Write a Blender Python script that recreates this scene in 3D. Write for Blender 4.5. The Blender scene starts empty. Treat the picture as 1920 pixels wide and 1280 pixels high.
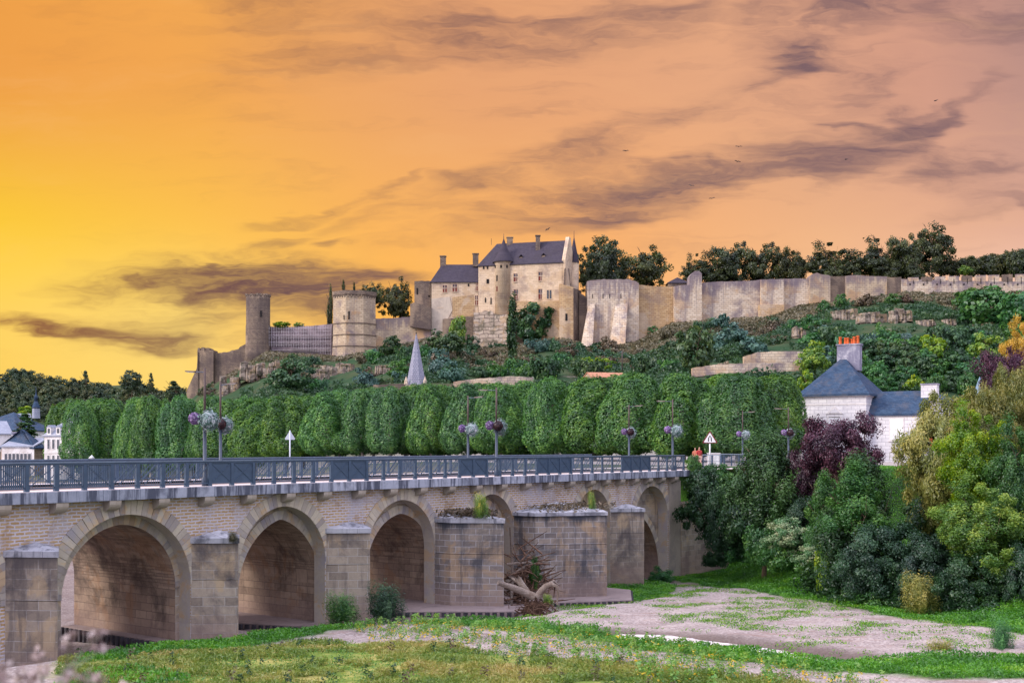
import bpy, math, random
import numpy as np
from mathutils import Vector, Matrix

SC = bpy.context.scene
F, HX, HY, EYE = 2200.0, 960.0, 837.0, 7.7      # focal length and principal point of the photograph (px), eye height (m)
R = math.radians

# ------------------------------------------------------------------ camera
cam_d = bpy.data.cameras.new('camera'); cam = bpy.data.objects.new('camera', cam_d)
SC.collection.objects.link(cam); SC.camera = cam
cam.location = (0, 0, EYE); cam.rotation_euler = (R(90), 0, 0)
cam_d.sensor_width = 36; cam_d.lens = 36*F/1920; cam_d.shift_y = (HY-640)/1920
cam_d.clip_start = .1; cam_d.clip_end = 9000
cam_d.dof.use_dof = True; cam_d.dof.focus_distance = 85; cam_d.dof.aperture_fstop = 3.4

# ------------------------------------------------------------------ sky, sun, exposure
SC.view_settings.view_transform = 'Standard'; SC.view_settings.look = 'None'
SC.view_settings.exposure = 0.0; SC.view_settings.gamma = 1.0
SUN_AZ, SUN_EL = R(-112), R(27)      # soft key from the left, azimuth measured from the view direction
world = bpy.data.worlds.new('World'); SC.world = world; world.use_nodes = True
def srgb(r, g, b):
    f = lambda c: (c/255/12.92) if c/255 <= .04045 else ((c/255+.055)/1.055)**2.4
    return (f(r), f(g), f(b), 1)
class NT:
    """small helper to write node trees"""
    def __init__(s, tree): s.t = tree; s.n = tree.nodes; s.l = tree.links
    def new(s, typ, ins=None, **kw):
        nd = s.n.new(typ)
        for k, v in kw.items(): setattr(nd, k, v)
        if ins:
            for k, v in ins.items():
                sock = nd.inputs[k]
                if isinstance(v, bpy.types.NodeSocket): s.l.new(v, sock)
                else: sock.default_value = v
        return nd
    def math(s, op, a, b=0.0, c=None, clamp=False):
        nd = s.n.new('ShaderNodeMath'); nd.operation = op; nd.use_clamp = clamp
        for i, v in enumerate((a, b) if c is None else (a, b, c)):
            if isinstance(v, bpy.types.NodeSocket): s.l.new(v, nd.inputs[i])
            else: nd.inputs[i].default_value = v
        return nd.outputs[0]
    def mix(s, fac, a, b, mode='MIX'):
        nd = s.n.new('ShaderNodeMix'); nd.data_type = 'RGBA'; nd.blend_type = mode
        for i, v in ((0, fac), (6, a), (7, b)):
            if isinstance(v, bpy.types.NodeSocket): s.l.new(v, nd.inputs[i])
            else: nd.inputs[i].default_value = v if i == 0 else (tuple(v)+(1,))[:4]
        return nd.outputs[2]
    def rng(s, v, a, b, c=0., d=1., smooth=True):
        nd = s.n.new('ShaderNodeMapRange'); nd.interpolation_type = 'SMOOTHSTEP' if smooth else 'LINEAR'
        s.l.new(v, nd.inputs[0])
        for i, x in enumerate((a, b, c, d)): nd.inputs[i+1].default_value = x
        return nd.outputs[0]
    def ramp(s, fac, stops, interp='EASE'):
        nd = s.n.new('ShaderNodeValToRGB'); cr = nd.color_ramp; cr.interpolation = interp
        while len(cr.elements) < len(stops): cr.elements.new(.5)
        for e, (p, c) in zip(cr.elements, stops): e.position = p; e.color = (tuple(c)+(1,))[:4]
        s.l.new(fac, nd.inputs[0]); return nd.outputs[0]
    def noise(s, vec, scale, detail=4, rough=.55, dist=0., out=0, dims='3D'):
        nd = s.n.new('ShaderNodeTexNoise'); nd.noise_dimensions = dims
        if vec is not None: s.l.new(vec, nd.inputs['Vector'])
        nd.inputs['Scale'].default_value = scale; nd.inputs['Detail'].default_value = detail
        nd.inputs['Roughness'].default_value = rough; nd.inputs['Distortion'].default_value = dist
        return nd.outputs[out]
    def mapping(s, vec, loc=(0,0,0), rot=(0,0,0), scale=(1,1,1), typ='POINT'):
        nd = s.n.new('ShaderNodeMapping'); nd.vector_type = typ; s.l.new(vec, nd.inputs[0])
        nd.inputs['Location'].default_value = loc; nd.inputs['Rotation'].default_value = rot; nd.inputs['Scale'].default_value = scale
        return nd.outputs[0]

def build_world():
    nt = NT(world.node_tree); nt.n.clear()
    tc = nt.new('ShaderNodeTexCoord').outputs['Generated']
    sep = nt.new('ShaderNodeSeparateXYZ', {0: tc}).outputs
    ys = nt.math('MAXIMUM', sep[1], .08)
    u = nt.math('DIVIDE', sep[0], ys); v = nt.math('DIVIDE', sep[2], ys)
    # sky colours, across from the sunset side to the right, for three heights
    k = nt.rng(u, -.44, .44, 0, 1, False)
    low = nt.ramp(k, [(0, srgb(255,210,96)), (.18, srgb(255,216,116)), (.38, srgb(255,184,84)), (.6, srgb(252,182,112)), (.8, srgb(253,196,142)), (1, srgb(252,210,188))], 'LINEAR')
    mid = nt.ramp(k, [(0, srgb(255,210,40)), (.14, srgb(255,202,66)), (.36, srgb(254,184,86)), (.58, srgb(250,176,102)), (.8, srgb(240,180,132)), (1, srgb(232,176,148))], 'LINEAR')
    top = nt.ramp(k, [(0, srgb(238,158,66)), (.2, srgb(242,166,78)), (.45, srgb(231,162,110)), (.7, srgb(228,166,126)), (.9, srgb(210,153,130)), (1, srgb(188,142,130))], 'LINEAR')
    c = nt.mix(nt.rng(v, .09, .21), low, mid)
    c = nt.mix(nt.rng(v, .13, .33), c, top)
    # clouds
    comb = nt.new('ShaderNodeCombineXYZ', {0: u, 1: v, 2: 0.0}).outputs[0]
    px = nt.mapping(comb, loc=(HX/1000, -HY/1000, 0), scale=(F/1000, F/1000, 1))      # thousands of px, y up negative
    warp = nt.noise(nt.mapping(px, rot=(0,0,R(-18)), scale=(1.6, 4.2, 1)), 2.1, 4, .6, 0, 1)
    w2 = nt.new('ShaderNodeVectorMath', {0: warp, 1: (.5,.5,.5)}, operation='SUBTRACT').outputs[0]
    w3 = nt.new('ShaderNodeVectorMath', {0: w2, 1: (.20,.12,0)}, operation='MULTIPLY').outputs[0]
    fine = nt.noise(nt.mapping(px, rot=(0,0,R(-24)), scale=(2.2, 15, 1)), 2.0, 4, .55, .5, 1)
    w4 = nt.new('ShaderNodeVectorMath', {0: fine, 1: (.5,.5,.5)}, operation='SUBTRACT').outputs[0]
    w5 = nt.new('ShaderNodeVectorMath', {0: w4, 1: (.12,.05,0)}, operation='MULTIPLY').outputs[0]
    pw = nt.new('ShaderNodeVectorMath', {0: px, 1: w3}, operation='ADD').outputs[0]
    pw = nt.new('ShaderNodeVectorMath', {0: pw, 1: w5}, operation='ADD').outputs[0]
    B = [(400,522,235,34,2,1.1),(590,545,170,36,-4,.9),(240,536,90,22,12,.75),(690,528,110,20,0,.5),(430,585,260,50,10,.42),
         (30,618,120,14,-4,.9),(270,642,190,14,-4,.7),(60,600,60,9,-6,.4),
         (1190,360,165,44,6,1.0),(1080,395,190,32,10,.45),(1400,310,250,36,13,.5),(1000,330,150,30,16,.3),
         (1620,280,150,34,22,.85),(1692,238,50,52,-50,.65),(1795,208,95,14,34,.6),(1583,232,34,12,-15,.7),
         (1565,55,130,36,28,.95),(1490,112,95,20,40,.6),(1590,130,80,34,-12,.5),(1625,165,26,40,-35,.5),(1430,45,40,60,-40,.4),
         (1010,48,250,50,5,.5),(620,105,260,40,12,.22),(540,30,160,50,5,.25),(1240,30,160,24,10,.3),
         (1850,28,190,44,-4,.65),(1830,315,150,36,10,.5),(1890,370,130,20,14,.32),(1905,385,40,10,-20,.35),(1740,300,60,30,-30,.3),
         (1150,250,260,26,20,.3),(820,360,240,20,16,.18),(640,372,130,9,16,.4),(480,474,110,15,16,.5),(636,457,36,8,8,.6),
         (1310,215,120,12,22,.28),(900,410,220,20,14,.2)]
    tot = None
    for (cx, cy, rx, ry, a, st) in B:
        m = nt.mapping(pw, loc=(cx/1000, -cy/1000, 0), rot=(0, 0, R(a)), scale=(rx/1000*1.15, ry/1000*1.25, 1), typ='TEXTURE')
        ln = nt.new('ShaderNodeVectorMath', {0: m}, operation='LENGTH').outputs['Value']
        q = nt.rng(ln, 1.45, .0, 0, st*1.45)
        tot = q if tot is None else nt.math('ADD', tot, q)
    st1 = nt.noise(nt.mapping(pw, rot=(0,0,R(-22)), scale=(1.5, 6.5, 1)), 2.4, 7, .6, .5)
    tot = nt.math('MULTIPLY', tot, nt.rng(st1, .30, .70, .12, 1.35))
    st2 = nt.noise(nt.mapping(pw, rot=(0,0,R(-33)), scale=(1.5, 12, 1)), 2.4, 6, .64, .3)
    tot = nt.math('MULTIPLY', tot, nt.rng(st2, .3, .62, .55, 1.2))
    wisps = nt.noise(nt.mapping(pw, rot=(0,0,R(-16)), scale=(1.0, 5.0, 1)), 1.9, 6, .6, .4)
    right = nt.math('MULTIPLY', nt.rng(u, -.45, .1, .35, 1), nt.rng(v, .1, .3, .4, 1))
    tot = nt.math('ADD', tot, nt.math('MULTIPLY', nt.rng(nt.math('ADD', nt.math('MULTIPLY', wisps, .62), nt.math('MULTIPLY', st2, .38)), .50, .78, 0, .52), right))
    tot = nt.math('MULTIPLY', nt.math('SUBTRACT', 1.0, nt.math('POWER', 2.718, nt.math('MULTIPLY', tot, -1.15))), nt.rng(st2, .3, .66, .80, 1.12))
    cl = nt.ramp(k, [(0, srgb(140,84,56)), (.25, srgb(112,78,76)), (.6, srgb(116,88,92)), (1, srgb(134,102,104))], 'LINEAR')
    c = nt.mix(tot, c, cl)
    glow = nt.math('MULTIPLY', nt.rng(wisps, .5, .22, 0, .16), nt.rng(v, .0, .3))
    c = nt.mix(glow, c, srgb(255,196,132))
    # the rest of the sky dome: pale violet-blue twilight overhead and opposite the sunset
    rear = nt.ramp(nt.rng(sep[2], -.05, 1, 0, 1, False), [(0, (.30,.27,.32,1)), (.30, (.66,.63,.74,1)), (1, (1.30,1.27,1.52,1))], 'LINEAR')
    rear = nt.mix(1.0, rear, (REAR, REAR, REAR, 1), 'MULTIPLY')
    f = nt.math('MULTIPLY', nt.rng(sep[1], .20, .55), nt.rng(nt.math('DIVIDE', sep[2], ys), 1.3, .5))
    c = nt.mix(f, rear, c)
    sky = nt.new('ShaderNodeTexSky'); sky.sky_type = 'NISHITA'; sky.sun_disc = False
    sky.sun_elevation = SUN_EL; sky.sun_rotation = SUN_AZ; sky.air_density = 1.4; sky.dust_density = 3
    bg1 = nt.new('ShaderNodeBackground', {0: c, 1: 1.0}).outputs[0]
    bg2 = nt.new('ShaderNodeBackground', {0: sky.outputs[0], 1: .004}).outputs[0]
    add = nt.new('ShaderNodeAddShader', {0: bg1, 1: bg2}).outputs[0]
    out = nt.new('ShaderNodeOutputWorld', {0: add})
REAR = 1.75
build_world()
world.cycles.sampling_method = 'MANUAL'; world.cycles.sample_map_resolution = 1024
sun_d = bpy.data.lights.new('sun', 'SUN'); sun = bpy.data.objects.new('sun', sun_d); SC.collection.objects.link(sun)
sun_d.energy = 3.2; sun_d.angle = R(18); sun_d.color = (1.0, .87, .72)
_s = Vector((math.sin(SUN_AZ)*math.cos(SUN_EL), math.cos(SUN_AZ)*math.cos(SUN_EL), math.sin(SUN_EL)))
sun.rotation_euler = _s.to_track_quat('Z', 'Y').to_euler()

# ------------------------------------------------------------------ materials
def mat(name):
    m = bpy.data.materials.new(name); m.use_nodes = True; nt = NT(m.node_tree); nt.n.clear()
    return m, nt
def finish(nt, col, rough=.85, bump=None, bstr=.3, bdist=.03, metal=0., spec=.3):
    b = nt.new('ShaderNodeBsdfPrincipled')
    if isinstance(col, bpy.types.NodeSocket): nt.l.new(col, b.inputs['Base Color'])
    else: b.inputs['Base Color'].default_value = (tuple(col)+(1,))[:4]
    if isinstance(rough, bpy.types.NodeSocket): nt.l.new(rough, b.inputs['Roughness'])
    else: b.inputs['Roughness'].default_value = rough
    b.inputs['Metallic'].default_value = metal; b.inputs['Specular IOR Level'].default_value = spec
    if bump is not None:
        bn = nt.new('ShaderNodeBump', {'Height': bump, 'Strength': bstr, 'Distance': bdist})
        nt.l.new(bn.outputs[0], b.inputs['Normal'])
    nt.new('ShaderNodeOutputMaterial', {0: b.outputs[0]})
def plain(name, col, rough=.7, var=.25, scale=3., metal=0., spec=.3):
    m, nt = mat(name)
    tc = nt.new('ShaderNodeTexCoord').outputs['Object']
    n = nt.noise(tc, scale, 5, .6)
    k = nt.rng(n, .3, .7, 1-var, 1+var)
    c = nt.mix(1.0, col, nt.new('ShaderNodeCombineColor', {0: k, 1: k, 2: k}).outputs[0], 'MULTIPLY')
    finish(nt, c, rough, n, .25, .02, metal, spec); return m
def stone(name, c1, c2, mortar, bw, bh, ms=.02, flood=0., rim=0., srange=(.5,.66), trange=(.62,1.3), dirt=(.1,.1,.11), damt=.5, dscale=.25, streak=0., patch=None, pamt=0., pscale=.35, bump=.5, bias=0., tint=False, big=1.0, wob=.03, stk_scale=2.2):
    """coursed masonry laid in metres on the auto-made UVs, with stains, patches and rain streaks"""
    m, nt = mat(name)
    uv = nt.new('ShaderNodeTexCoord').outputs['UV']; ob = nt.new('ShaderNodeTexCoord').outputs['Object']
    wn = nt.noise(ob, 1.2/max(bh,.1)*.35, 3, .5, 0, 1)
    w = nt.new('ShaderNodeVectorMath', {0: wn, 1: (.5,.5,.5)}, operation='SUBTRACT').outputs[0]
    w = nt.new('ShaderNodeVectorMath', {0: w, 1: (wob,wob,wob)}, operation='MULTIPLY').outputs[0]
    uvw = nt.new('ShaderNodeVectorMath', {0: uv, 1: w}, operation='ADD').outputs[0]
    br = nt.new('ShaderNodeTexBrick', {'Vector': uvw, 'Color1': (0,0,0,1), 'Color2': (1,1,1,1), 'Mortar': (.5,.5,.5,1), 'Scale': 1.0, 'Mortar Size': ms, 'Mortar Smooth': .3, 'Bias': bias, 'Brick Width': bw, 'Row Height': bh})
    br.offset_frequency = 2; br.squash = 1.0
    n1 = nt.noise(ob, 6, 5, .65)
    fac = nt.math('ADD', nt.math('MULTIPLY', nt.new('ShaderNodeSeparateColor', {0: br.outputs[0]}).outputs[0], .75), nt.math('MULTIPLY', nt.math('SUBTRACT', n1, .38), .9), clamp=True)
    c = nt.mix(fac, c1, c2)
    c = nt.mix(br.outputs['Fac'], c, mortar)
    if patch:
        pn = nt.noise(nt.mapping(ob, loc=(3,7,1)), pscale, 5, .62, .5)
        c = nt.mix(nt.rng(pn, .52, .6, 0, pamt), c, patch)
    dn = nt.noise(nt.mapping(ob, loc=(11,2,5)), dscale*big, 6, .68, .3)
    c = nt.mix(nt.rng(dn, .46, .68, 0, damt), c, dirt)
    if streak:
        sn = nt.noise(nt.mapping(ob, scale=(1,1,.10)), stk_scale, 5, .65)
        c = nt.mix(nt.rng(sn, srange[0], srange[1], 0, streak), c, dirt)
    if flood:            # mud-smoothed, pinkish foot of walls that stand in floods
        z_ = nt.new('ShaderNodeSeparateXYZ', {0: ob}).outputs[2]
        ff = nt.rng(nt.math('ADD', z_, nt.math('MULTIPLY', nt.noise(ob, .5, 5, .6), 1.6)), 1.3, .1, 0, flood)
        c = nt.mix(ff, c, nt.mix(n1, (.22,.155,.14), (.36,.27,.245)))
    if rim:
        at = nt.new('ShaderNodeAttribute', attribute_name='tint').outputs['Fac']
        rn = nt.noise(nt.mapping(ob, scale=(1,1,.12)), .8, 5, .7)
        c = nt.mix(nt.rng(nt.math('ADD', at, nt.math('MULTIPLY', nt.math('SUBTRACT', rn, .5), 1.1)), .70, .98, 0, rim), c, dirt)
    if tint:
        at = nt.new('ShaderNodeAttribute', attribute_name='tint').outputs['Fac']
        k = nt.rng(at, 0, 1, trange[0], trange[1], False)
        c = nt.mix(1.0, c, nt.new('ShaderNodeCombineColor', {0: k, 1: k, 2: nt.rng(at, 0, 1, .8, 1.12, False)}).outputs[0], 'MULTIPLY')
    fn = nt.noise(ob, 14, 4, .7)
    h = nt.math('ADD', nt.math('MULTIPLY', br.outputs['Fac'], -1.0), nt.math('MULTIPLY', fn, .9))
    finish(nt, c, .92, h, bump, .03, spec=.15); return m
def leafmat(name, cols, trans=.35, hue=.06):
    m, nt = mat(name)
    at = nt.new('ShaderNodeAttribute', attribute_name='tint').outputs['Fac']
    oi = nt.new('ShaderNodeObjectInfo').outputs['Random']
    c = nt.ramp(at, [(i/(len(cols)-1), x) for i, x in enumerate(cols)], 'LINEAR')
    hs = nt.new('ShaderNodeHueSaturation', {'Hue': nt.rng(oi, 0, 1, .5-hue*.5, .5+hue*.5, False), 'Saturation': nt.rng(oi, 0, 1, 1.08, .9, False), 'Value': nt.rng(nt.math('FRACT', nt.math('MULTIPLY', oi, 7.3)), 0, 1, .82, 1.2, False), 'Color': c}).outputs[0]
    d = nt.new('ShaderNodeBsdfDiffuse', {0: hs}).outputs[0]; t = nt.new('ShaderNodeBsdfTranslucent', {0: hs}).outputs[0]
    mx = nt.new('ShaderNodeMixShader', {0: trans, 1: d, 2: t}).outputs[0]
    g = nt.new('ShaderNodeBsdfGlossy', {0: (.8,.85,1,1), 1: .45}).outputs[0]
    mx = nt.new('ShaderNodeMixShader', {0: .035, 1: mx, 2: g}).outputs[0]
    nt.new('ShaderNodeOutputMaterial', {0: mx}); return m

# ------------------------------------------------------------------ mesh helpers
col = SC.collection
def tag(o, label=None, cat=None, group=None, kind=None):
    if label: o['label'] = label
    if cat: o['category'] = cat
    if group: o['group'] = group
    if kind: o['kind'] = kind
    return o
def empty(name, loc=(0,0,0), rz=0., label=None, cat=None, group=None):
    o = bpy.data.objects.new(name, None); col.objects.link(o); o.location = loc; o.rotation_euler = (0,0,rz)
    o.empty_display_size = .3
    return tag(o, label, cat, group)
def link_mesh(name, me, parent=None, loc=(0,0,0), rot=(0,0,0), scale=(1,1,1), material=None):
    o = bpy.data.objects.new(name, me); col.objects.link(o); o.parent = parent
    o.location = loc; o.rotation_euler = rot; o.scale = scale
    if material is not None and me.materials and me.materials[0] != material:
        o.material_slots[0].link = 'OBJECT'; o.material_slots[0].material = material
    return o
class MB:
    """collects faces for ONE mesh object"""
    def __init__(s): s.v = []; s.f = []; s.t = []; s.tint = .5; s.sm = []
    def add(s, vs, fs, smooth=False):
        b = len(s.v); s.v += [tuple(p) for p in vs]; s.t += [s.tint]*len(vs)
        for f in fs: s.f.append(tuple(b+i for i in f)); s.sm.append(smooth)
    def box(s, x0, x1, y0, y1, z0, z1):
        s.hexa([(x0,y0,z0),(x1,y0,z0),(x1,y1,z0),(x0,y1,z0)], [(x0,y0,z1),(x1,y0,z1),(x1,y1,z1),(x0,y1,z1)])
    def hexa(s, lo, hi): s.prism(lo, hi)
    def prism(s, lo, hi, smooth=False, caps=True):
        n = len(lo); fs = [(i,(i+1)%n,n+(i+1)%n,n+i) for i in range(n)]
        b = len(s.v); s.v += [tuple(p) for p in lo]+[tuple(p) for p in hi]; s.t += [s.tint]*(2*n)
        for f in fs: s.f.append(tuple(b+i for i in f)); s.sm.append(smooth)
        if caps:
            s.f.append(tuple(b+i for i in reversed(range(n)))); s.sm.append(False)
            s.f.append(tuple(b+n+i for i in range(n))); s.sm.append(False)
    def beam(s, a, b, w, h=None):
        h = h or w; a = Vector(a); b = Vector(b); d = (b-a).normalized()
        up = Vector((0,0,1)) if abs(d.z) < .95 else Vector((1,0,0))
        x = d.cross(up).normalized()*w/2; y = x.cross(d).normalized()*h/2
        s.prism([a-x-y, a+x-y, a+x+y, a-x+y], [b-x-y, b+x-y, b+x+y, b-x+y])
    def tube(s, path, rad, n=8, caps=True):
        path = [Vector(p) for p in path]; rings = []
        if not hasattr(rad, '__len__'): rad = [rad]*len(path)
        ref = None
        for i, p in enumerate(path):
            d = (path[min(i+1,len(path)-1)]-path[max(i-1,0)]).normalized()
            if ref is None: ref = Vector((0,0,1)) if abs(d.z) < .9 else Vector((1,0,0))
            x = d.cross(ref).normalized(); y = x.cross(d).normalized(); ref = y
            rings.append([p+(x*math.cos(2*math.pi*k/n)+y*math.sin(2*math.pi*k/n))*rad[i] for k in range(n)])
        vs = [q for r_ in rings for q in r_]; fs = []
        for i in range(len(path)-1):
            for k in range(n): fs.append((i*n+k, i*n+(k+1)%n, (i+1)*n+(k+1)%n, (i+1)*n+k))
        s.add(vs, fs, True)
        if caps:
            b = len(s.v)-len(vs); s.f.append(tuple(b+i for i in range(n))); s.sm.append(False)
            s.f.append(tuple(b+(len(path)-1)*n+i for i in reversed(range(n)))); s.sm.append(False)
    def lathe(s, prof, n=16, c=(0,0), smooth=True, a0=0., jit=0., rnd=None):
        vs = []; fs = []
        for (r_, z) in prof:
            for k in range(n):
                a = a0+2*math.pi*k/n; rr = r_*(1+(rnd.uniform(-jit, jit) if rnd else 0))
                vs.append((c[0]+rr*math.cos(a), c[1]+rr*math.sin(a), z))
        for i in range(len(prof)-1):
            for k in range(n): fs.append((i*n+k, i*n+(k+1)%n, (i+1)*n+(k+1)%n, (i+1)*n+k))
        s.add(vs, fs, smooth)
        b = len(s.v)-len(vs); s.f.append(tuple(b+i for i in reversed(range(n)))); s.sm.append(False)
        s.f.append(tuple(b+(len(prof)-1)*n+i for i in range(n))); s.sm.append(False)
    def build(s, name, material, parent=None, origin=(0,0,0), tinted=False, bevel=0.):
        me = bpy.data.meshes.new(name); o = Vector(origin)
        me.from_pydata([(p[0]-o.x, p[1]-o.y, p[2]-o.z) for p in s.v], [], s.f); me.update()
        uvl = me.uv_layers.new(name='UVMap').data; Z = Vector((0,0,1))
        for p in me.polygons:
            p.use_smooth = s.sm[p.index]; nrm = p.normal
            if abs(nrm.z) > .93: tx, ty = Vector((1,0,0)), Vector((0,1,0))
            else: tx = Z.cross(nrm).normalized(); ty = nrm.cross(tx)
            for li in p.loop_indices:
                co = me.vertices[me.loops[li].vertex_index].co
                uvl[li].uv = (co.dot(tx), co.dot(ty))
        at = me.attributes.new('tint', 'FLOAT', 'POINT'); at.data.foreach_set('value', s.t)
        me.materials.append(material)
        ob = bpy.data.objects.new(name, me); col.objects.link(ob); ob.parent = parent
        if parent is None: ob.location = origin
        if bevel:
            bv = ob.modifiers.new('bevel', 'BEVEL'); bv.width = bevel; bv.segments = 1; bv.limit_method = 'ANGLE'
        return ob
def P(px, py, Y): return Vector(((px-HX)/F*Y, Y, EYE-(py-HY)/F*Y))     # where a point seen there stands, Y metres away
def XY(px, Y): return ((px-HX)/F*Y, Y)

# ------------------------------------------------------------------ noise and terrain
def vnoise(x, y, seed=0):
    x = np.asarray(x, float); y = np.asarray(y, float)
    xi = np.floor(x).astype(np.int64); yi = np.floor(y).astype(np.int64); fx = x-xi; fy = y-yi
    fx = fx*fx*(3-2*fx); fy = fy*fy*(3-2*fy)
    def h(a, b):
        n = (a*374761393+b*668265263+seed*974634777) & 0xffffffff
        n = ((n ^ (n >> 13))*1274126177) & 0xffffffff
        return ((n ^ (n >> 16)) & 0xffff)/65535.
    return (h(xi,yi)*(1-fx)+h(xi+1,yi)*fx)*(1-fy)+(h(xi,yi+1)*(1-fx)+h(xi+1,yi+1)*fx)*fy
def fbm(x, y, seed=0, o=4):
    t = 0; a = .5
    for i in range(o): t = t+a*vnoise(x, y, seed+i); x = np.asarray(x)*2.03+5.1; y = np.asarray(y)*2.03+1.7; a *= .5
    return t/(1-.5**o)
def sstep(x, a=0., b=1.):
    t = np.clip((np.asarray(x, float)-a)/(b-a), 0, 1); return t*t*(3-2*t)
def seg_dist(X, Y, pts, closed=False):
    best = np.full(np.shape(X), 1e9); side = np.zeros(np.shape(X))
    q = list(pts)+([pts[0]] if closed else [])
    for (ax, ay), (bx, by) in zip(q[:-1], q[1:]):
        dx, dy = bx-ax, by-ay; L = dx*dx+dy*dy
        t = np.clip(((X-ax)*dx+(Y-ay)*dy)/L, 0, 1)
        d = np.hypot(X-ax-t*dx, Y-ay-t*dy); cr = dx*(Y-ay)-dy*(X-ax)
        m = d < best; best = np.where(m, d, best); side = np.where(m, cr, side)
    return best, side
def inside(X, Y, poly):
    c = np.zeros(np.shape(X), bool); n = len(poly)
    for i in range(n):
        x1, y1 = poly[i]; x2, y2 = poly[(i+1) % n]
        if y1 == y2: continue
        c ^= ((y1 > Y) != (y2 > Y)) & (X < (x2-x1)*(Y-y1)/(y2-y1)+x1)
    return c
BT = (.599, .801)                                  # direction of the bridge; its left end in view stands at B0
B0 = (-19.2, 44.0)
def bridge_tn(X, Y): return (X-B0[0])*BT[0]+(Y-B0[1])*BT[1], -(X-B0[0])*BT[1]+(Y-B0[1])*BT[0]
def bridge_xy(t, n): return B0[0]+BT[0]*t-BT[1]*n, B0[1]+BT[1]*t+BT[0]*n
BANK = [(37,-80),(33,15),(26.5,42),(22.3,50),(20,56),(18.2,63),(16.4,74),(14.3,85),(17,91),(-95,212),(-420,560)]
FOOT = [(-400,835),(300,835),(345,760),(375,735),(440,700),(500,664),(560,668),(620,672),(700,664),(800,640),(880,655),(950,652),(1060,634),(1095,648),(1190,646),(1260,610),(1315,604),(1440,600),(1500,578),(1600,568),(1700,552),(1800,556),(1920,552),(2300,545)]
def bedline(py): return 5.51/((py-HY)/F-.0475)
def BG(px, py): y = bedline(py); return ((px-HX)/F*y, y)       # a point of the river bed
CHAN = [BG(1150,1188), BG(1230,1193), BG(1330,1200), BG(1440,1211), BG(1510,1221), BG(1570,1229)]
def terrain(X, Y):
    X = np.asarray(X, float); Y = np.asarray(Y, float)
    t, n = bridge_tn(X, Y)
    bed = 2.19-.0475*np.clip(Y, 20, 84)
    e0 = np.interp(t, [12, 22], [-4.6, -8.5]); amp = np.interp(t, [-6, 3, 12, 20, 30, 44], [.9, 1.0, .85, .45, .40, .1])
    bed = bed-amp*sstep((n-e0)/2.4)*sstep(n, 26, 14)
    bed = bed-.9*sstep(n, 45, 60)
    bed = bed+(fbm(X*.35, Y*.35, 3)-.5)*.28+(fbm(X*1.6, Y*1.6, 9)-.5)*.08
    cd, _ = seg_dist(X, Y, CHAN); bed = bed-.62*np.exp(-(cd/.95)**2)
    near = sstep(Y, 30, 3); bed = bed+(6.1-2.0)*near*1.0+(6.1-4.1-1.24)*near
    d, side = seg_dist(X, Y, BANK); sd = np.where(side < 0, d, -d)
    zq = 2.0+4.0*sstep(X, -60, -8)
    k = sstep(sd/np.interp(Y, [74, 90], [19, 6]))
    z = bed+(zq-bed)*k
    # castle hill
    px = HX+F*X/np.maximum(Y, 60)
    fx = np.array([a for a, b in FOOT]); fy = np.array([b for a, b in FOOT])
    zf = EYE+(HY-np.interp(px, fx, fy))*390/F
    s = np.clip((Y-205)/(386-205), 0, 1); s = s**.9
    hill = (zf-zq)*s
    hill = hill+(fbm(X*.05, Y*.05, 21)-.5)*7*sstep(s, .05, .4)*sstep(s, 1.0, .88)*sstep(px, 340, 420)
    hill = hill*(1-.55*sstep(Y, 470, 900))
    z = z+np.where(Y > 205, hill, 0)
    # far wooded ridge on the left
    z = z+sstep(Y, 420, 640)*34*sstep(px, 400, 240)*(1-.5*sstep(Y, 900, 2500))*(.85+.3*fbm(X*.006, Y*.006, 5))
    return z
def tz(X, Y): return float(terrain(np.array([float(X)]), np.array([float(Y)]))[0])

def foot(px): return float(np.interp(px, [a for a,b in FOOT], [b for a,b in FOOT]))
def hill_Y(px, py):      # where the hillside is met along that line of sight
    Ys = np.linspace(215, 386, 160); X = (px-HX)/F*Ys; Z = terrain(X, Ys); pys = HY-(Z-EYE)/Ys*F
    i = int(np.argmax(pys <= py)) if (pys <= py).any() else len(Ys)-1
    return float(Ys[max(i, 0)])
ROCKS = [(1585,590,46,20,'ochre rock ledge just below the ragged golden wall'),(1640,597,60,22,'white rock face below the golden wall section'),(1690,592,40,24,'white rock face below the short dark wall section'),
        (1500,622,30,18,'white boulder outcrop left of the chimney on the slope'),(1740,604,40,9,'thin pale rock ledge under the crenellated wall'),(1780,602,26,7,'rightmost thin pale rock ledge'),
        (470,700,44,34,'brown rock face below the dark ruined tower'),(505,690,50,28,'pale rock cliff right of the broken dark wall'),(425,722,44,30,'rock foot of the broken dark curtain wall'),
        (640,688,70,24,'loose rubble cliff below the polygonal tower'),(600,700,40,26,'small rubble cliff left of the polygonal tower foot'),(1360,684,30,12,'ochre rock beside the terrace walls'),
        (715,690,36,20,'pale scree rock right of the polygonal tower foot'),(1705,655,22,9,'small pale boulder among the hillside trees'),(1690,640,22,8,'reddish boulder among the hillside trees')]
TERR = [('upper pale terrace wall on the hillside above the avenue trees', [(1395,668),(1420,660),(1460,658),(1505,659)], 17, 'castle_white'),
 ('lower pale terrace wall on the hillside behind the avenue treetops', [(1298,690),(1340,683),(1400,681),(1460,680),(1510,681)], 12, 'castle_white'),
 ('low pale garden wall showing above the treetops below the buttress', [(850,716),(900,709),(960,705),(1000,707)], 10, 'castle_white'),
 ('pinkish stone wall behind the slate steeple', [(700,721),(760,719),(850,720)], 6, 'castle_grey')]
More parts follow.
